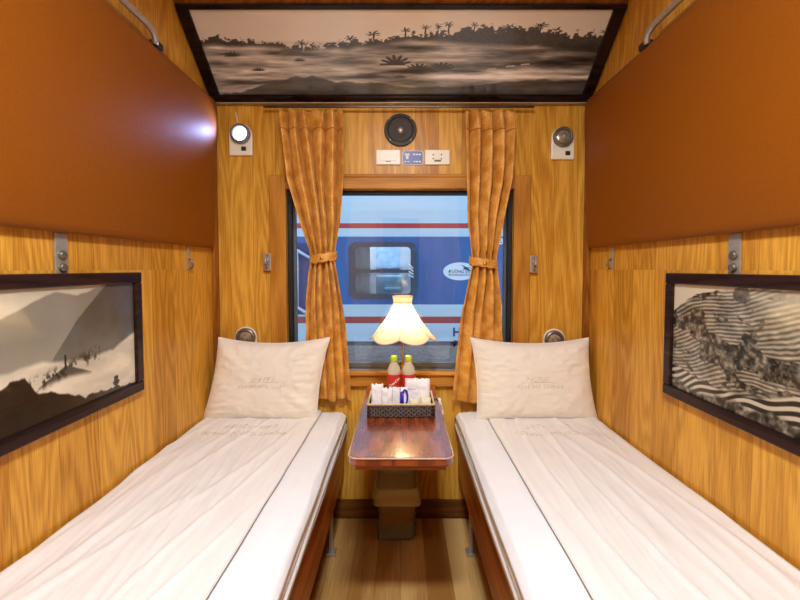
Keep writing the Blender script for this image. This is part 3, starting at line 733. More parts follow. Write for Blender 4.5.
# ---------------------------------------------------------------- fittings on the window wall
def wall_plate_arch(m, cx, z0, z1, w, y0, y1, r=None):
    """plate with a semicircular top"""
    r = w / 2; pts = [(cx - r, z0), (cx + r, z0)]
    for k in range(17): a = PI * k / 16; pts.append((cx + r * math.cos(a), z1 - r + r * math.sin(a)))
    m.prism(pts, 'Y', y0, y1)
M_bezel = mat('dark_chrome', (130, 134, 144), 0.3, 0.5, noise=0.05)
def reading_lamp(cx, z0, z1, w, lens, label, lit, button):
    lens = (cx * 0.996, lens[1])
    t = thing('reading_lamp', label, 'lamp', (cx, YB, z0), 'round reading lamps')
    m = MB(); wall_plate_arch(m, cx, z0, z1, w, YB - 0.016, YB); build(m, 'body', M_cream, t, bevel=0.004)
    build(MB().lathe([(0.030, 0), (0.047, 0), (0.049, -0.006), (0.047, -0.018), (0.041, -0.022), (0.036, -0.021), (0.034, -0.012)], (lens[0], YB - 0.014, lens[1]), 'Y', 40, cap=False), 'bezel', M_bezel if lit else M_steel_dk, t, auto=40)
    if lit: g = mat('cool_led_lens', (240, 245, 255), 0.2, emit=(205, 220, 255), estr=3.5, noise=0.01)
    else: g = mat('unlit_lamp_lens', (168, 158, 140), 0.2, 0.5, noise=0.3, nscale=90, bump=0.6)
    l = build(MB().lathe([(0.0001, -0.017), (0.012, -0.017), (0.024, -0.015), (0.035, -0.010), (0.035, 0)], (lens[0], YB - 0.014, lens[1]), 'Y', 40), 'lens', g, t, auto=40)
    if not lit: build(MB().lathe([(0.0001, -0.021), (0.008, -0.020), (0.010, -0.017)], (lens[0], YB - 0.014, lens[1]), 'Y', 20), 'bulb_tip', M_steel, l, auto=40)
    if button: build(MB().box(button[0] - 0.012, button[0] + 0.012, YB - 0.021, YB - 0.016, button[1] - 0.010, button[1] + 0.010), 'switch', M_dark, t, bevel=0.002)
reading_lamp(X(240, 140), Z(155), Z(123), 0.112, (X(239, 134), Z(134)), 'cream reading lamp with its light on, top left beside the folded berth', True, (X(243.5, 148), Z(148.5)))
reading_lamp(X(563.5, 140), Z(159), Z(126), 0.112, (X(565, 137), Z(137)), 'unlit cream reading lamp, top right beside the folded berth', False, (X(568, 150), Z(153)))
reading_lamp(X(244), Z(362), Z(327), 0.108, (X(243.5), Z(337.5)), 'cream round reading lamp peeking over the left pillow', False, None)
reading_lamp(X(556), Z(362), Z(329), 0.108, (X(556), Z(340)), 'cream round reading lamp peeking over the right pillow', False, None)
w = build(MB().tube([(X(236, 120), YB - 0.004, Z(122)), (X(235.5, 116), YB - 0.005, Z(116)), (X(234, 111), YB - 0.004, Z(111))], 0.003, 6), 'lamp_wire', M_cream, smooth=True)
tag(w, 'short pale wire rising from the lit reading lamp', 'wire')

sp = thing('speaker', 'round black ceiling-style speaker above the window, centred over the socket plates', 'speaker', (X(401), YB, Z(145)))
c = (X(400.5), YB, Z(129))
build(MB().lathe([(0.078, 0), (0.080, -0.006), (0.077, -0.014), (0.064, -0.016), (0.060, -0.010), (0.060, 0)], c, 'Y', 56, cap=False), 'rim', M_speak, sp, auto=40)
build(MB().lathe([(0.0001, -0.004), (0.018, -0.004), (0.030, -0.006), (0.058, -0.013), (0.061, -0.010), (0.061, -0.001)], c, 'Y', 56), 'cone', M_speak2, sp, smooth=True)
build(MB().lathe([(0.0001, -0.013), (0.008, -0.012), (0.014, -0.009), (0.017, -0.004)], c, 'Y', 24), 'dust_cap', M_steel, sp, smooth=True)
for k in range(4):
    a = PI / 4 + k * PI / 2; build(MB().lathe([(0.0001, -0.018), (0.003, -0.018), (0.004, -0.014)], (c[0] + 0.071 * math.cos(a), YB, c[2] + 0.071 * math.sin(a)), 'Y', 10), 'screw', M_steel_dk, sp, auto=40)

def plate(x0, x1, z0, z1, label, kind):
    t = thing('socket_plate', label, 'socket', ((x0 + x1) / 2, YB, z0), 'cream electrical plates over the window')
    build(MB().box(x0, x1, YB - 0.010, YB, z0, z1), 'cover', M_cream, t, bevel=0.003)
    cx, cz = (x0 + x1) / 2, (z0 + z1) / 2; y = YB - 0.010
    if kind == 0:
        build(MB().box(cx - 0.040, cx + 0.040, y - 0.002, y, cz - 0.018, cz + 0.028), 'rocker', M_cream, t, bevel=0.0015)
        m = MB()
        for k in range(4): m.box(cx - 0.012 + 0.0065 * k, cx - 0.0075 + 0.0065 * k, y - 0.0008, y, z0 + 0.012, z0 + 0.018)
        build(m, 'printed_mark', M_grey_print, t)
    else:
        for sx in (-1, 1):
            for dz in (0.012, -0.008): build(MB().lathe([(0.0001, -0.001), (0.0036, -0.001), (0.0036, 0)], (cx + sx * 0.020, y, cz + dz), 'Y', 12), 'socket_hole', M_dark, t)
        m = MB(); m.box(cx - 0.014, cx + 0.018, y - 0.0012, y, z0 + 0.014, z0 + 0.023); build(m, 'printed_mark', M_grey_print, t)
plate(X(376, 156), X(400.5, 156), Z(164), Z(149), 'cream switch plate left of the small blue sign', 0)
plate(X(425, 156), X(450, 156), Z(164), Z(149), 'cream socket plate right of the small blue sign', 1)
sg = thing('blue_sign', 'small blue sign with white marks between the two cream plates', 'sign', (X(412.5), YB, Z(164)))
def rrect(x0, x1, z0, z1, r, n=6):
    pts = []
    for (cx, cz, a0) in ((x1 - r, z1 - r, 0), (x0 + r, z1 - r, PI / 2), (x0 + r, z0 + r, PI), (x1 - r, z0 + r, 1.5 * PI)):
        for k in range(n + 1): a = a0 + PI / 2 * k / n; pts.append((cx + r * math.cos(a), cz + r * math.sin(a)))
    return pts
build(MB().prism(rrect(X(402), X(423.5), Z(164.2), Z(149.5), 0.014), 'Y', YB - 0.004, YB), 'border', mat('sign_border', (206, 200, 196), 0.4, noise=0.02), sg)
build(MB().prism(rrect(X(403), X(422.5), Z(163.3), Z(150.4), 0.012), 'Y', YB - 0.006, YB - 0.004), 'panel', M_blue_sign, sg)
m = MB(); yy0, yy1 = YB - 0.0072, YB - 0.006
build(MB().box(X(404.5), X(409.5), yy0, yy1, Z(154.6), Z(152.6)).box(X(405.8), X(408.6), yy0, yy1, Z(158.5), Z(154.6)), 'white_symbol', M_white_print, sg)
for k, (pa, pb) in enumerate(((412.8, 415.4), (416.0, 418.0), (418.5, 421))): m.box(X(pa), X(pb), yy0, yy1, Z(154.4), Z(152.8))
for k, (pa, pb) in enumerate(((413.4, 415.2), (415.7, 418.2), (418.7, 421), (404.5, 406), (407.5, 409))): m.box(X(pa), X(pb), yy0, yy1, Z(161.6), Z(160.2))
build(m, 'white_marks', M_white_print, sg)

def coat_hook(cx, cz, s, label):
    t = thing('coat_hook', label, 'hook', (cx, YB, cz), 'folding coat hooks beside the window')
    build(MB().box(cx - 0.020, cx + 0.020, YB - 0.028, YB - 0.022, cz - 0.042, cz + 0.042), 'back_plate', M_steel, t, bevel=0.004)
    build(MB().box(cx - 0.014, cx + 0.014, YB - 0.0225, YB, cz - 0.034, cz + 0.034), 'mount', M_steel_dk, t, bevel=0.003)
    m = MB(); m.tube([(cx, YB - 0.028, cz + 0.012), (cx - s * 0.004, YB - 0.05, cz + 0.002), (cx - s * 0.006, YB - 0.064, cz - 0.012), (cx - s * 0.006, YB - 0.066, cz - 0.002), (cx - s * 0.006, YB - 0.068, cz + 0.018)], [0.009, 0.008, 0.007, 0.006, 0.005], 10)
    build(m, 'prong', M_steel, t, smooth=True)
    for dz in (-0.03, 0.03): build(MB().lathe([(0.0001, -0.0025), (0.004, -0.0025), (0.0045, 0)], (cx, YB - 0.028, cz + dz), 'Y', 10), 'screw', M_steel_dk, t)
coat_hook(X(267.5) , Z(262), -1, 'steel coat hook on the panelling left of the window')
coat_hook(X(533.5), Z(264), 1, 'steel coat hook on the panelling right of the window')

# ---------------------------------------------------------------- table
TZ = 0.665; TX = 0.163; TY = 1.205
tb = thing('folding_table', 'narrow glossy red-brown table under the window between the berths', 'table', (0, 1.6, 0.6))
pts = [(-TX, YB - 0.03), (-TX, TY + 0.03)]
for k in range(1, 7): a = PI + PI / 2 * k / 6; pts.append((-TX + 0.03 + 0.03 * math.cos(a), TY + 0.03 + 0.03 * math.sin(a)))
for k in range(0, 7): a = 1.5 * PI + PI / 2 * k / 6; pts.append((TX - 0.03 + 0.03 * math.cos(a), TY + 0.03 + 0.03 * math.sin(a)))
pts.append((TX, YB - 0.03))
build(MB().prism(pts, 'Z', TZ - 0.028, TZ), 'table_top', M_table, tb, bevel=0.003)
m = MB(); m.tube([(p[0] * 1.004, p[1] - (0.001 if p[1] < 1.3 else 0), TZ - 0.003) for p in pts], 0.0032, 6); build(m, 'edging', M_edge, tb, smooth=True)
m = MB(); m.box(-TX + 0.02, TX - 0.02, TY + 0.02, TY + 0.04, TZ - 0.05, TZ - 0.028).box(-TX + 0.02, -TX + 0.04, TY + 0.04, YB - 0.04, TZ - 0.05, TZ - 0.028).box(TX - 0.04, TX - 0.02, TY + 0.04, YB - 0.04, TZ - 0.05, TZ - 0.028)
build(m, 'apron', M_apron, tb, bevel=0.003)
for sx in (-0.09, 0.09):
    m = MB(); m.box(sx - 0.010, sx + 0.010, YB - 0.03, YB, 0.33, TZ - 0.028)
    m.tube([(sx, YB - 0.02, 0.36), (sx, 1.5, TZ - 0.036)], 0.008, 8)
    build(m, 'wall_bracket', M_steel_dk, tb, bevel=0.002)

# ---------------------------------------------------------------- table lamp
lx, ly = 0.008, 1.835
lp = thing('table_lamp', 'lit cream scalloped fabric lamp on a brass stem, behind the bottles', 'lamp', (lx, ly, TZ))
build(MB().lathe([(0.0001, 0), (0.052, 0), (0.054, 0.006), (0.048, 0.014), (0.022, 0.022), (0.010, 0.034)], (lx, ly, TZ), n=36), 'base', M_brass, lp, auto=40)
build(MB().lathe([(0.008, 0.03), (0.006, 0.05), (0.0055, 0.115), (0.009, 0.122), (0.011, 0.130), (0.007, 0.138), (0.0055, 0.15), (0.0055, 0.255), (0.013, 0.262), (0.013, 0.300)], (lx, ly, TZ), n=20), 'stem', M_brass, lp, auto=50)
m, N, L, b = new_mat('lit_lamp_fabric'); N.remove(b)
tr = N.new('ShaderNodeBsdfTranslucent'); df = N.new('ShaderNodeBsdfDiffuse'); mx = N.new('ShaderNodeMixShader'); mx.inputs[0].default_value = 0.6
nz = N.new('ShaderNodeTexNoise'); nz.inputs['Scale'].default_value = 120; cr = N.new('ShaderNodeValToRGB')
cr.color_ramp.elements[0].color = lin((250, 236, 206)); cr.color_ramp.elements[1].color = lin((255, 244, 222))
L.new(nz.outputs['Fac'], cr.inputs['Fac']); L.new(cr.outputs['Color'], tr.inputs['Color']); L.new(cr.outputs['Color'], df.inputs['Color'])
L.new(df.outputs[0], mx.inputs[1]); L.new(tr.outputs[0], mx.inputs[2]); L.new(mx.outputs[0], N['Material Output'].inputs['Surface'])
M_shade = m
NP = 6; z_top = 1.118; z_bot = 0.912
def shade_fn(f, a):
    """f 0 top .. 1 bottom"""
    ph = (a * NP / (2 * PI) + 0.5 + 0.10) % 1.0; lobe = abs(math.sin(ph * PI))
    r = 0.040 + 0.016 * f + 0.088 * f ** 1.55
    r = r * (1 + 0.06 * (lobe - 0.5) * f) + 0.006 * max(0, f - 0.9) / 0.1
    z = z_top - 0.028 - (z_top - 0.028 - (z_bot + 0.028)) * f - 0.022 * lobe ** 0.8 * f ** 5
    return r, z
NA = 128; NF = 28; V = []
for j in range(NF):
    for i in range(NA):
        a = 2 * PI * i / NA; r, z = shade_fn(j / (NF - 1), a); V.append((lx + r * math.cos(a), ly + r * math.sin(a), z))
F = [(j * NA + i, j * NA + (i + 1) % NA, (j + 1) * NA + (i + 1) % NA, (j + 1) * NA + i) for j in range(NF - 1) for i in range(NA)]
sh = pdata('lamp_shade', V, F, M_shade, lp)
V = []
for (r, z) in ((0.041, z_top - 0.028), (0.043, z_top - 0.020), (0.0455, z_top - 0.008), (0.047, z_top)):
    for i in range(48): a = 2 * PI * i / 48; V.append((lx + r * math.cos(a), ly + r * math.sin(a), z))
pdata('shade_collar', V, [(j * 48 + i, j * 48 + (i + 1) % 48, (j + 1) * 48 + (i + 1) % 48, (j + 1) * 48 + i) for j in range(3) for i in range(48)], M_shade, sh)
M_trim = mat('shade_braid', (206, 180, 138), 0.7, noise=0.1)
m = MB(); m.tube([(lx + 0.042 * math.cos(2 * PI * i / 40), ly + 0.042 * math.sin(2 * PI * i / 40), z_top - 0.028) for i in range(41)], 0.0022, 6)
m.tube([(lx + 0.0475 * math.cos(2 * PI * i / 40), ly + 0.0475 * math.sin(2 * PI * i / 40), z_top) for i in range(41)], 0.0015, 6)
path = []
for i in range(NA + 1): a = 2 * PI * i / NA; r, z = shade_fn(1.0, a); path.append((lx + r * math.cos(a), ly + r * math.sin(a), z))
m.tube(path, 0.0022, 6)
for k in range(NP):
    a = 2 * PI * (k - 0.6) / NP; m.tube([(lx + (shade_fn(f / 12, a)[0] + 0.0008) * math.cos(a), ly + (shade_fn(f / 12, a)[0] + 0.0008) * math.sin(a), shade_fn(f / 12, a)[1]) for f in range(13)], 0.0012, 5)
build(m, 'braid', M_trim, sh, smooth=True)
build(MB().sphere((lx, ly, 0.995), 0.034, (1, 1, 1.15)), 'bulb', mat('glowing_bulb', (255, 240, 210), 0.3, emit=(255, 222, 168), estr=44, noise=0.01), lp, smooth=True)
# lamp cord with inline switch
m = MB(); m.tube([(lx + 0.05, ly, TZ + 0.004), (0.09, 1.80, TZ + 0.004), (0.13, 1.755, TZ + 0.004), (0.155, 1.735, TZ + 0.005), (0.170, 1.725, TZ + 0.004), (0.174, 1.720, TZ - 0.01)], 0.0028, 8)
m.tube([(0.182, 1.715, 0.612), (0.184, 1.75, 0.55), (0.15, 1.85, 0.45), (0.10, 1.94, 0.35), (0.06, 1.98, 0.30)], 0.0028, 8)
cd = build(m, 'power_cord', mat('dark_cord', (50, 40, 36), 0.5, noise=0.05), lp, smooth=True)
sw = build(MB().box(0.167, 0.179, 1.700, 1.728, 0.612, 0.682, rot=Matrix.Rotation(math.radians(-12), 3, 'Y')), 'inline_switch', M_white, lp, bevel=0.004)
build(MB().box(0.167, 0.176, 1.697, 1.700, 0.635, 0.660, rot=Matrix.Rotation(math.radians(-12), 3, 'Y')), 'rocker', mat('grey_rocker', (150, 146, 138), 0.4, noise=0.02), sw, bevel=0.001)

# ---------------------------------------------------------------- basket and contents
bk = thing('wicker_basket', 'rectangular dark brown woven basket with a pale rim on the table', 'basket', (0.0, 1.617, TZ))
BX0, BX1, BY0, BY1 = -0.129, 0.129, 1.533, 1.702; BZ = TZ + 0.001
M_wick = mat('dark_wicker', (64, 38, 24), 0.4, noise=0.3, nscale=60)
m = MB()
def perim(n_long, n_short, inset=0):
    P = []
    x0, x1, y0, y1 = BX0 + inset, BX1 - inset, BY0 + inset, BY1 - inset
    for k in range(n_long): P.append((x0 + (x1 - x0) * k / n_long, y0, 0, -1))
    for k in range(n_short): P.append((x1, y0 + (y1 - y0) * k / n_short, 1, 0))
    for k in range(n_long): P.append((x1 - (x1 - x0) * k / n_long, y1, 0, 1))
    for k in range(n_short): P.append((x0, y1 - (y1 - y0) * k / n_short, -1, 0))
    return P
NL, NS = 26, 16
PR = perim(NL, NS); n = len(PR)
for row in range(6):
    z = BZ + 0.005 + row * 0.0078; path = []
    for i in range(n + 1):
        x, y, nx_, ny_ = PR[i % n]; o = 0.0035 * (1 if (i + row) % 2 else -1)
        path.append((x + nx_ * o, y + ny_ * o, z))
    m.tube(path, 0.0025, 6)
build(m, 'woven_strands', M_wick, bk, smooth=True)
m = MB()
for i in range(0, n):
    x, y, nx_, ny_ = PR[i]; m.tube([(x, y, BZ), (x, y, BZ + 0.048)], 0.0018, 5)
build(m, 'stakes', M_wick, bk, smooth=True)
m = MB(); pth = [(p[0], p[1], BZ + 0.051) for p in PR] + [(PR[0][0], PR[0][1], BZ + 0.051)]
m.tube(pth, 0.0042, 8); build(m, 'rim', mat('pale_rim', (206, 182, 136), 0.5, noise=0.2, nscale=200), bk, smooth=True)
build(MB().box(BX0, BX1, BY0, BY1, TZ + 0.0005, TZ + 0.004), 'basket_base', M_wick, bk)
inn = MB(); i_ = 0.009
inn.box(BX0 + i_, BX1 - i_, BY0 + i_, BY0 + i_ + 0.002, BZ + 0.004, BZ + 0.04).box(BX0 + i_, BX1 - i_, BY1 - i_ - 0.002, BY1 - i_, BZ + 0.004, BZ + 0.04)
inn.box(BX0 + i_, BX0 + i_ + 0.002, BY0 + i_, BY1 - i_, BZ + 0.004, BZ + 0.04).box(BX1 - i_ - 0.002, BX1 - i_, BY0 + i_, BY1 - i_, BZ + 0.004, BZ + 0.04)
build(inn, 'white_lining', mat('lining_cloth', (226, 220, 206), 0.8, noise=0.04), bk)

M_clear = None
def clear_mat():
    m, N, L, b = new_mat('clear_bottle_plastic')
    b.inputs['Base Color'].default_value = lin((236, 226, 196)); b.inputs['Roughness'].default_value = 0.08; b.inputs['Alpha'].default_value = 0.55
    tc = N.new('ShaderNodeTexCoord'); nz = N.new('ShaderNodeTexNoise'); nz.inputs['Scale'].default_value = 8; L.new(tc.outputs['Object'], nz.inputs['Vector'])
    bp = N.new('ShaderNodeBump'); bp.inputs['Strength'].default_value = 0.1; L.new(nz.outputs['Fac'], bp.inputs['Height']); L.new(bp.outputs['Normal'], b.inputs['Normal'])
    return m
M_clear = clear_mat()
M_cap = mat('lime_cap', (196, 214, 30), 0.35, noise=0.03)
M_label = mat('red_label', (200, 44, 34), 0.35, noise=0.04)
M_script = mat('white_script', (246, 240, 236), 0.4, noise=0.01)
def bottle(x, y, rot, label):
    t = thing('drink_bottle', label, 'bottle', (x, y, TZ + 0.005), 'soft drink bottles in the basket')
    R = 0.0275; z0 = TZ + 0.005
    prof = [(0.018, 0), (0.0245, 0.003), (R, 0.012), (R, 0.055), (R - 0.002, 0.062), (R, 0.070), (R, 0.132), (R - 0.0015, 0.138), (R, 0.146), (0.0255, 0.158), (0.019, 0.172), (0.0135, 0.181), (0.0115, 0.186), (0.0115, 0.192)]
    build(MB().lathe(prof, (x, y, z0), n=36), 'body', M_clear, t, smooth=True)
    build(MB().lathe([(0.0132, 0.188), (0.0142, 0.190), (0.0142, 0.206), (0.0128, 0.209), (0.0001, 0.2095)], (x, y, z0), n=36, fn=lambda r, h, a: (r * (1 + 0.02 * (1 if r > 0.0135 else 0) * math.cos(a * 18)), h)), 'cap', M_cap, t, auto=40)
    lb = build(MB().lathe([(R + 0.0006, 0.070), (R + 0.0008, 0.072), (R + 0.0008, 0.134), (R + 0.0006, 0.136)], (x, y, z0), n=48, cap=False), 'label_wrap', M_label, t, smooth=True, solid=0.0004)
    me = text_mesh('Coca-Cola', 0.0205, shear=0.35, bold=0.0004, align='CENTER', spacing=0.9)
    bm = bmesh.new(); bm.from_mesh(me)
    bmesh.ops.subdivide_edges(bm, edges=[e for e in bm.edges if e.calc_length() > 0.003], cuts=2)
    for v in bm.verts:
        # script climbs the label
        a0 = math.radians(38); px = v.co.x * math.cos(a0) - v.co.y * math.sin(a0); pz = v.co.x * math.sin(a0) + v.co.y * math.cos(a0)
        px, pz = px * 0.72, pz * 0.72
        an = px / R + rot - PI / 2; rr = R + 0.0014
        v.co = Vector((x + rr * math.cos(an), y + rr * math.sin(an), z0 + 0.103 + pz))
    bm.to_mesh(me); bm.free(); me.name = 'script'
    link('script_lettering', me, M_script, lb)
bottle(-0.030, 1.662, 0.05, 'clear bottle with red label and lime cap, left of the two')
bottle(0.031, 1.662, 0.55, 'clear bottle with red label and lime cap, right of the two')

def soft_pack(x0, x1, y, z0, z1, th, lean, label, material, name='sachet', cat='packet', group=None, seed=0, crimp=0.0, turn=0.0):
    nu, nv = 22, 22; cx = (x0 + x1) / 2; a = (x1 - x0) / 2; h = z1 - z0; V = []; F = []
    R = Matrix.Translation((cx, y, z0)) @ Matrix.Rotation(turn, 4, 'Z') @ Matrix.Rotation(lean, 4, 'X')
    for side in (-1, 1):
        off = len(V)
        for j in range(nv):
            for i in range(nu):
                u = -1 + 2 * i / (nu - 1); v = -1 + 2 * j / (nv - 1)
                e = max(0, 1 - u ** 6) ** 0.5 * max(0, 1 - v ** 6) ** 0.5
                w = (th / 2 * e) * (1 + 0.35 * mn.noise(Vector((u * 2, v * 2, seed)))) + 0.002 * mn.noise(Vector((u * 5, v * 5, seed + 2))) * e
                zz = h * (v + 1) / 2 + (crimp * mn.noise(Vector((u * 3, 0, seed + 7))) if v > 0.6 else 0)
                V.append(R @ Vector((a * u, side * w, zz)))
        F += [f if side < 0 else tuple(reversed(f)) for f in grid_faces(nu, nv, off)]
    me = bpy.data.meshes.new(name); me.from_pydata([tuple(p) for p in V], [], F); bm = bmesh.new(); bm.from_mesh(me)
    bmesh.ops.remove_doubles(bm, verts=bm.verts, dist=0.0004); bmesh.ops.recalc_face_normals(bm, faces=bm.faces); bm.to_mesh(me); bm.free()
    return tag(link(name, me, material, None, smooth=True), label, cat, group), R, a, h
M_pack = mat('white_paper_packet', (240, 236, 238), 0.5, noise=0.03, nscale=20, bump=0.3)
M_pack2 = mat('ivory_packet', (232, 220, 182), 0.5, noise=0.05, nscale=30, bump=0.3)
g = 'white paper packets in the basket'
soft_pack(-0.120, -0.070, 1.602, TZ + 0.008, 0.776, 0.018, -0.10, 'white paper packet at the far left of the basket, the tallest of its row', M_pack, group=g, seed=1, crimp=0.010, turn=0.15)
soft_pack(-0.080, -0.034, 1.584, TZ + 0.008, 0.766, 0.020, -0.08, 'white paper packet second from the basket\'s left end', M_pack, group=g, seed=2, crimp=0.008, turn=-0.1)
soft_pack(-0.046, -0.004, 1.604, TZ + 0.008, 0.764, 0.016, -0.05, 'white paper packet in the basket in front of the left bottle', M_pack, group=g, seed=3, crimp=0.006)
tw, R, a, h = soft_pack(0.014, 0.118, 1.616, TZ + 0.008, 0.794, 0.026, -0.12, 'large upright white packet with a faint grey line, in front of the right bottle', M_pack, name='napkin_packet', group=g, seed=5, crimp=0.006, turn=-0.12)
m = MB()
for k, (u0, u1) in enumerate(((-0.75, -0.55), (-0.5, -0.35), (-0.3, -0.12))):
    m.tube([R @ Vector((a * u0, -0.0155, h * 0.66)), R @ Vector((a * u1, -0.0155, h * 0.66))], 0.0012, 4)
build(m, 'printed_line', mat('grey_blue_ink', (150, 156, 190), 0.5, noise=0.02), tw)
for k, (x0, x1, yy, z1, la) in enumerate(((0.036, 0.074, 1.566, 0.728, 'small ivory sachet in the basket front, left of its twin'), (0.076, 0.119, 1.574, 0.732, 'small ivory sachet at the right end of the basket front'))):
    soft_pack(x0, x1, yy, TZ + 0.008, z1, 0.014, -0.45, la, M_pack2, name='ivory_sachet', group='small ivory sachets in the basket', seed=11 + k, crimp=0.004, turn=0.1 - 0.2 * k)
# small blue-and-white tube
tu = thing('toiletry_tube', 'small white tube with bright blue print in the middle of the basket', 'tube', (0.012, 1.5650, TZ + 0.006))
V = []; nn = 24
for j, (z, rx, ry) in enumerate(((0.672, 0.012, 0.010), (0.70, 0.0145, 0.010), (0.735, 0.0145, 0.007), (0.762, 0.0145, 0.003), (0.776, 0.0145, 0.001))):
    for i in range(nn): a = 2 * PI * i / nn; V.append((0.012 + rx * math.cos(a), 1.5650 + ry * math.sin(a), z))
pdata('tube_body', V, [(j * nn + i, j * nn + (i + 1) % nn, (j + 1) * nn + (i + 1) % nn, (j + 1) * nn + i) for j in range(4) for i in range(nn)] + [tuple(range(nn))[::-1], tuple(range(4 * nn, 5 * nn))], M_pack, tu)
M_blue = mat('bright_blue_print', (52, 40, 190), 0.4, noise=0.05)
V = []; nn2 = 12
for j, (z, rx, ry) in enumerate(((0.702, 0.0150, 0.0105), (0.735, 0.0150, 0.0075), (0.758, 0.0150, 0.0040))):
    for i in range(nn2): a = PI + PI * 0.55 * i / (nn2 - 1) - 0.2; V.append((0.012 + rx * math.cos(a), 1.5645 + ry * math.sin(a), z))
pdata('blue_band', V, [(j * nn2 + i, j * nn2 + i + 1, (j + 1) * nn2 + i + 1, (j + 1) * nn2 + i) for j in range(2) for i in range(nn2 - 1)], M_blue, tu, solid=0.0005)
m = MB(); m.tube([(0.008, 1.5560, 0.760), (0.014, 1.5550, 0.770), (0.022, 1.5560, 0.762), (0.026, 1.5580, 0.742), (0.024, 1.5565, 0.722), (0.018, 1.5540, 0.712)], [0.003, 0.004, 0.0045, 0.0045, 0.004, 0.002], 6)
build(m, 'blue_swirl', M_blue, tu, smooth=True)

# ---------------------------------------------------------------- waste bin with liner
wb = thing('waste_bin', 'small square waste bin lined with a clear plastic bag, under the table', 'bin', (-0.02, 1.82, FL))
M_bin = mat('tan_bin', (142, 112, 70), 0.55, noise=0.1, nscale=30)
def taper(m, cx, sx0, y0, y1, z0, sx1, y2, y3, z1, n=14, wob=0, seed=0, open_top=True):
    rings = []
    K = 10
    for k in range(K):
        f = k / (K - 1); hx = sx0 + (sx1 - sx0) * f; ya = y0 + (y2 - y0) * f; yb = y1 + (y3 - y1) * f; z = z0 + (z1 - z0) * f
        P = []
        for (px, py) in rrect(-1, 1, -1, 1, 0.25, 4):
            w = 1 + wob * mn.noise(Vector((px * 3, py * 3, f * 5 + seed)))
            P.append((cx + px * hx * w, (ya + yb) / 2 + py * (yb - ya) / 2 * w, z))
        rings.append(P)
    m.ring_loft(rings, cap=False)
    if not open_top: pass
    return rings
m = MB(); r = taper(m, -0.02, 0.070, 1.84, 1.935, FL + 0.004, 0.090, 1.722, 1.925, 0.272)
vs = [m.bm.verts.new(p) for p in r[0]]; m.bm.faces.new(vs)
build(m, 'bin_body', M_bin, wb, smooth=True, solid=0.004)
M_film = film_mat('clear_bag_film', (206, 196, 170), 0.45, 0.2)
m = MB(); taper(m, -0.02, 0.106, 1.705, 1.94, 0.205, 0.096, 1.712, 1.932, 0.280, wob=0.08, seed=3); build(m, 'liner_cuff', M_film, wb, smooth=True, solid=0.001)
m = MB()
rings = []
for k in range(6):
    f = k / 5; rings.append([(-0.02 + px * (0.094 - 0.02 * f), 1.822 + py * (0.108 - 0.02 * f), 0.280 - 0.035 * math.sin(f * 1.5) + 0.006 * mn.noise(Vector((px * 4, py * 4, f * 3)))) for (px, py) in rrect(-1, 1, -1, 1, 0.25, 4)])
m.ring_loft(rings, cap=False); m.bm.faces.new([v for v in m.bm.verts][-len(rings[0]):]); build(m, 'liner_mouth', M_film, wb, smooth=True, solid=0.001)
m = MB(); taper(m, -0.02, 0.090, 1.822, 1.955, FL + 0.002, 0.082, 1.80, 1.95, 0.09, wob=0.25, seed=9); build(m, 'bag_bottom', film_mat('crumpled_bag', (150, 160, 158), 0.5, 0.18), wb, smooth=True, solid=0.001)

# ---------------------------------------------------------------- ceiling light
cl = thing('ceiling_light', 'rectangular warm white ceiling light in the middle of the compartment', 'light', (0, 0.32, ZC))
build(MB().box(-0.20, 0.20, 0.22, 0.42, ZC - 0.03, ZC), 'housing', M_white, cl, bevel=0.006)
build(MB().box(-0.18, 0.18, 0.24, 0.40, ZC - 0.036, ZC - 0.03), 'diffuser', mat('lit_diffuser', (255, 250, 235), 0.4, emit=(255, 232, 196), estr=9, noise=0.01), cl)

dl = thing('door_fill_light', 'oblong warm white fill light added over the compartment door', 'light', (0, YF, 2.10))  # fill light added behind the camera to brighten the window wall and sloped panel
build(MB().box(-0.20, 0.20, YF, YF + 0.05, 2.10, 2.24), 'housing', M_white, dl, bevel=0.006)
build(MB().box(-0.18, 0.18, YF + 0.05, YF + 0.056, 2.12, 2.22), 'diffuser', mat('lit_fill_diffuser', (255, 250, 235), 0.4, emit=(255, 236, 206), estr=6, noise=0.01), dl)

# ---------------------------------------------------------------- outside: the neighbouring train
TY0 = 5.6
M_tw = mat('train_pale_blue_paint', (178, 206, 224), 0.35, noise=0.05, nscale=2, stretch=(0.3, 1, 6))
M_tb = mat('train_blue_paint', (44, 96, 160), 0.3, noise=0.12, nscale=1.6, stretch=(2, 1, 0.4))
M_tr = mat('train_red_paint', (178, 50, 60), 0.35, noise=0.05)
M_tr2 = mat('train_dark_red_paint', (150, 62, 64), 0.35, noise=0.05)
M_dkw = mat('train_window_rubber', (58, 66, 84), 0.5, noise=0.08)
tn = thing('passenger_carriage', 'blue and white railway carriage standing on the next track outside the window', 'train', (0, TY0 + 1.3, -1.2))
wins = [(-0.70, 0.19), (2.05, 2.94), (-3.5, -2.61)]
def strip(m, z0, z1, y=TY0, d=0.05, holes=False):
    if not holes: m.box(-9, 9, y, y + d, z0, z1); return
    xs = [-9] + [v for w_ in sorted(wins) for v in w_] + [9]
    for k in range(0, len(xs), 2): m.box(xs[k], xs[k + 1], y, y + d, z0, z1)
    for (a, b) in wins: m.box(a, b, y, y + d, z0, 0.84); m.box(a, b, y, y + d, 1.58, z1)
m = MB(); strip(m, 1.69, 1.805); strip(m, 1.875, 2.05); strip(m, 0.57, 0.74); strip(m, 0.22, 0.475)
m.ring_loft([[(x, TY0, 2.05), (x, TY0 + 0.06, 2.45), (x, TY0 + 0.3, 2.75), (x, TY0 + 0.9, 2.95), (x, TY0 + 1.9, 2.95), (x, TY0 + 2.5, 2.75), (x, TY0 + 2.8, 2.05)] for x in (-9, 9)])
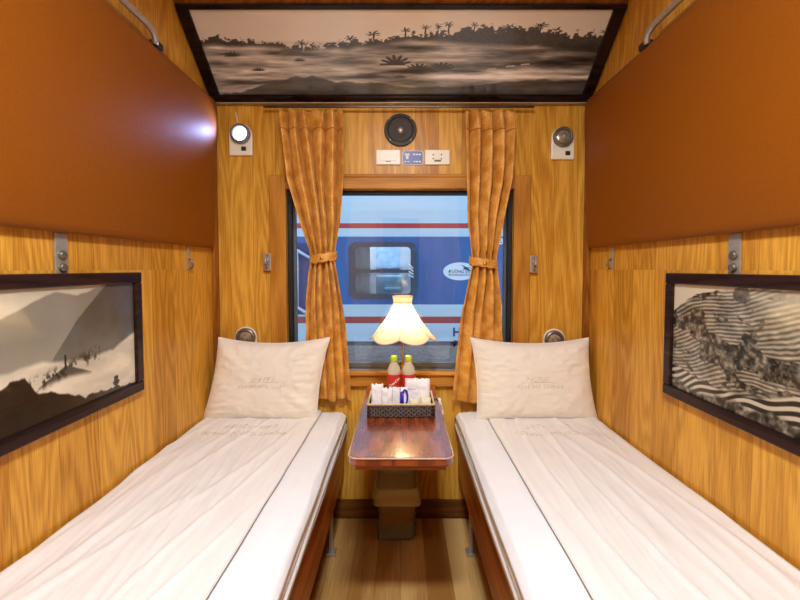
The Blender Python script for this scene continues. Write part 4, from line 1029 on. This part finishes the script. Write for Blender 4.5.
m.box(-9, 9, TY0 + 2.75, TY0 + 2.8, 0.22, 2.05)
build(m, 'white_bodywork', M_tw, tn)
m = MB(); strip(m, 0.74, 1.69, holes=True); build(m, 'blue_bodywork', M_tb, tn)
m = MB(); strip(m, 1.805, 1.875); build(m, 'upper_red_stripe', M_tr, tn)
m = MB(); strip(m, 0.475, 0.57); build(m, 'lower_red_stripe', M_tr2, tn)
m = MB(); m.box(-9, 9, TY0 + 0.05, TY0 + 2.7, 0.15, 0.22)
for xx in (-6, -2.2, 1.0, 3.2, 6.4): m.box(xx, xx + 1.3, TY0 + 0.25, TY0 + 1.0, -0.35, 0.15)
for xx in (-4.2, -3.3, -0.9, 5.0): m.lathe([(0.0001, 0), (0.42, 0), (0.42, 0.1), (0.0001, 0.1)], (xx, TY0 + 0.3, -0.62), 'Y', 28)
build(m, 'underframe', mat('grimy_underframe', (92, 96, 104), 0.6, noise=0.3, nscale=4), tn)
for (a, b) in wins:
    outer = rrect(a - 0.03, b + 0.03, 0.82, 1.61, 0.10); inner = rrect(a + 0.055, b - 0.055, 0.89, 1.545, 0.06)
    fm = MB(); no = len(outer)
    y0, y1 = TY0 - 0.02, TY0 + 0.04
    R4 = [[(p[0], y0, p[1]) for p in outer], [(p[0], y0, p[1]) for p in inner], [(p[0], y1, p[1]) for p in inner], [(p[0], y1, p[1]) for p in outer], [(p[0], y0, p[1]) for p in outer]]
    fm.ring_loft(R4, cap=False); bmesh.ops.remove_doubles(fm.bm, verts=fm.bm.verts, dist=1e-5)
    cz = 1.205; fm.box(a + 0.05, b - 0.05, TY0 - 0.012, TY0 + 0.03, cz - 0.022, cz + 0.022)
    wf = build(fm, 'window_frame', M_dkw, tn)
    build(MB().prism(rrect(a + 0.04, b - 0.04, 0.875, 1.56, 0.06), 'Y', TY0 + 0.012, TY0 + 0.018), 'window_pane', M_glass_car, wf)
# inside of the carriage as seen through its windows
m = MB(); m.box(-9, 9, TY0 + 0.9, TY0 + 0.95, 0.22, 2.2).box(-9, 9, TY0 + 0.05, TY0 + 0.9, 2.15, 2.2).box(-9, 9, TY0 + 0.05, TY0 + 0.9, 0.5, 0.55)
build(m, 'corridor_wall', mat('grey_corridor_wall', (190, 194, 198), 0.5, noise=0.08, nscale=6, emit=(150, 160, 170), estr=0.0), tn)
m = MB(); m.box(-0.40, -0.02, TY0 + 0.87, TY0 + 0.9, 1.25, 1.60).box(-0.33, -0.02, TY0 + 0.86, TY0 + 0.9, 1.0, 1.18)
build(m, 'far_window', mat('pale_far_window', (150, 178, 205), 0.3, noise=0.3, nscale=7), tn)
m = MB(); m.box(-0.7, -0.44, TY0 + 0.1, TY0 + 0.14, 0.85, 1.60); build(m, 'grey_curtain', mat('grey_curtain_cloth', (186, 188, 194), 0.8, noise=0.08, nscale=8, stretch=(10, 1, 1)), tn)
m = MB(); m.box(-0.38, 0.02, TY0 + 0.45, TY0 + 0.6, 0.85, 1.14).box(-0.25, 0.0, TY0 + 0.40, TY0 + 0.45, 0.9, 0.96); build(m, 'seat', mat('pale_blue_seat', (150, 185, 200), 0.6, noise=0.15, nscale=10), tn, bevel=0.02)
m = MB(); m.box(-0.42, 0.0, TY0 + 0.2, TY0 + 0.3, 1.565, 1.59)
build(m, 'tube_light', mat('lit_tube', (240, 245, 255), 0.4, emit=(225, 236, 255), estr=2.5, noise=0.01), tn)
m = MB()
for k in range(4): m.box(0.10 + 0.0, 0.18, TY0 - 0.03, TY0 - 0.022, 1.13 + 0.045 * k, 1.15 + 0.045 * k, rot=Matrix.Rotation(math.radians(25 + 8 * k), 3, 'Y'))
build(m, 'striped_sticker', mat('pale_sticker', (196, 204, 210), 0.4, noise=0.02), tn)
# oval logo
lg = MB(); el = [(0.825 + 0.235 * math.cos(2 * PI * k / 48), 1.205 + 0.125 * math.sin(2 * PI * k / 48)) for k in range(48)]
lg.prism(el, 'Y', TY0 - 0.006, TY0 + 0.001); lo = build(lg, 'oval_logo', mat('logo_white', (206, 226, 240), 0.4, noise=0.02), tn)
M_logo = mat('logo_slate', (92, 116, 146), 0.5, noise=0.02)
def place_text(s, size, x, z, y, material, parent, name, align='LEFT', shear=0, bold=0, spacing=1.0, sx=1.0):
    me = text_mesh(s, size, shear=shear, bold=bold, align=align, spacing=spacing, extrude=0.001)
    me.transform(Matrix.Translation((x, y, z)) @ Matrix.Rotation(PI / 2, 4, 'X') @ Matrix.Diagonal((sx, 1, 1, 1)))
    return link(name, me, material, parent)
place_text('ĐƯỜNG SẮT', 0.058, 0.665, 1.20, TY0 - 0.008, M_logo, lo, 'logo_lettering', bold=0.001)
place_text('VIETNAM RAILWAYS', 0.036, 0.655, 1.155, TY0 - 0.008, M_logo, lo, 'logo_small_lettering', bold=0.0005)
bd = MB(); bd.prism([(0.835, 1.292), (0.865, 1.287), (0.92, 1.262), (1.0, 1.255), (0.93, 1.246), (0.99, 1.205), (0.90, 1.230), (0.865, 1.238), (0.885, 1.262)], 'Y', TY0 - 0.009, TY0 - 0.006)
build(bd, 'logo_bird', mat('logo_green', (38, 66, 78), 0.5, noise=0.02), lo)
M_let = mat('navy_lettering', (44, 52, 110), 0.5, noise=0.02)
place_text('HÀ NỘI', 0.17, 0.725, 0.345, TY0 - 0.003, M_let, tn, 'destination_lettering', bold=0.004)
place_text('ĐÀ NẴNG', 0.13, 0.725, 0.175, TY0 - 0.003, M_let, tn, 'second_lettering', bold=0.002)
place_text('B', 0.12, 1.36, 1.62, TY0 - 0.003, M_white_print, tn, 'white_lettering', bold=0.002)
# door recess with slanting hand rails at the left
m = MB(); m.box(-1.95, -1.22, TY0 - 0.004, TY0, 0.60, 1.60); build(m, 'carriage_door', mat('door_dark_blue', (38, 58, 112), 0.3, noise=0.08), tn)
m = MB(); m.tube([(-1.60, TY0 - 0.10, 1.60), (-1.22, TY0 - 0.10, 1.37)], 0.022, 8).tube([(-1.58, TY0 - 0.10, 0.80), (-1.22, TY0 - 0.10, 0.58)], 0.022, 8)
m.tube([(-1.42, TY0 - 0.10, 1.49), (-1.42, TY0 - 0.10, 0.70)], 0.012, 8)
build(m, 'hand_rail', mat('rail_white', (190, 205, 225), 0.35, 0.2, noise=0.05), tn, smooth=True)
gr = build(MB().box(-14, 14, YB + 0.6, 14, -1.25, -1.2), 'ground', mat('ballast', (104, 100, 98), 0.9, noise=0.4, nscale=8, bump=0.5)); gr['kind'] = 'structure'
pf = build(MB().box(-12, 12, 3.9, 5.1, -1.2, -0.25), 'platform', mat('platform_concrete', (120, 126, 134), 0.7, noise=0.15, nscale=3)); pf['kind'] = 'structure'

# ---------------------------------------------------------------- lights
def area(name, loc, rot, sx, sy, energy, col):
    l = bpy.data.lights.new(name, 'AREA'); l.shape = 'RECTANGLE'; l.size = sx; l.size_y = sy; l.energy = energy; l.color = col
    o = bpy.data.objects.new(name, l); COL.objects.link(o); o.location = loc; o.rotation_euler = rot; return o
area('ceiling_lamp_light', (0, 0.32, ZC - 0.045), (0, 0, 0), 0.26, 0.12, 38, (0.82, 0.91, 1.0))
area('door_fill_emitter', (0, YF + 0.10, 2.17), (math.radians(68), 0, 0), 0.34, 0.10, 5, (0.82, 0.91, 1.0))  # emitter of the added fill light over the door
l = bpy.data.lights.new('reading_spot', 'SPOT'); l.energy = 4.0; l.color = (0.36, 0.46, 1.0); l.spot_size = math.radians(95); l.spot_blend = 0.8; l.shadow_soft_size = 0.012
o = bpy.data.objects.new('reading_spot', l); COL.objects.link(o); o.location = (X(239, 134), YB - 0.045, Z(134)); o.rotation_euler = Vector((-0.42, -1, 0.04)).to_track_quat('-Z', 'Y').to_euler()
area('carriage_light', (-0.25, TY0 + 0.35, 2.05), (0, 0, 0), 1.2, 0.3, 150, (0.85, 0.93, 1.0))
w = bpy.data.worlds.new('sky'); sc.world = w; w.use_nodes = True
bg = w.node_tree.nodes['Background']; bg.inputs[0].default_value = (0.74, 0.86, 1.0, 1); bg.inputs[1].default_value = 1.5

# ---------------------------------------------------------------- camera
cd = bpy.data.cameras.new('camera'); cam = bpy.data.objects.new('camera', cd); COL.objects.link(cam)
cd.sensor_width = 36; cd.lens = 400 / 800 * 36; cd.shift_x = -1 / 800; cd.clip_start = 0.02
cam.location = (0, 0, 1.245); cam.rotation_euler = (PI / 2 - PITCH, 0, 0); cd.shift_y = (PROW - 300) / 800
sc.camera = cam
sc.view_settings.view_transform = 'Standard'; sc.view_settings.look = 'None'; sc.view_settings.gamma = 1; sc.view_settings.use_curve_mapping = False
sc.view_settings.exposure = 0.0
sc.cycles.use_denoising = True
sc.cycles.max_bounces = 10; sc.cycles.transparent_max_bounces = 16
sc.cycles.caustics_reflective = False; sc.cycles.caustics_refractive = False
for o in bpy.data.objects:
    if '_w' in o: del o['_w']
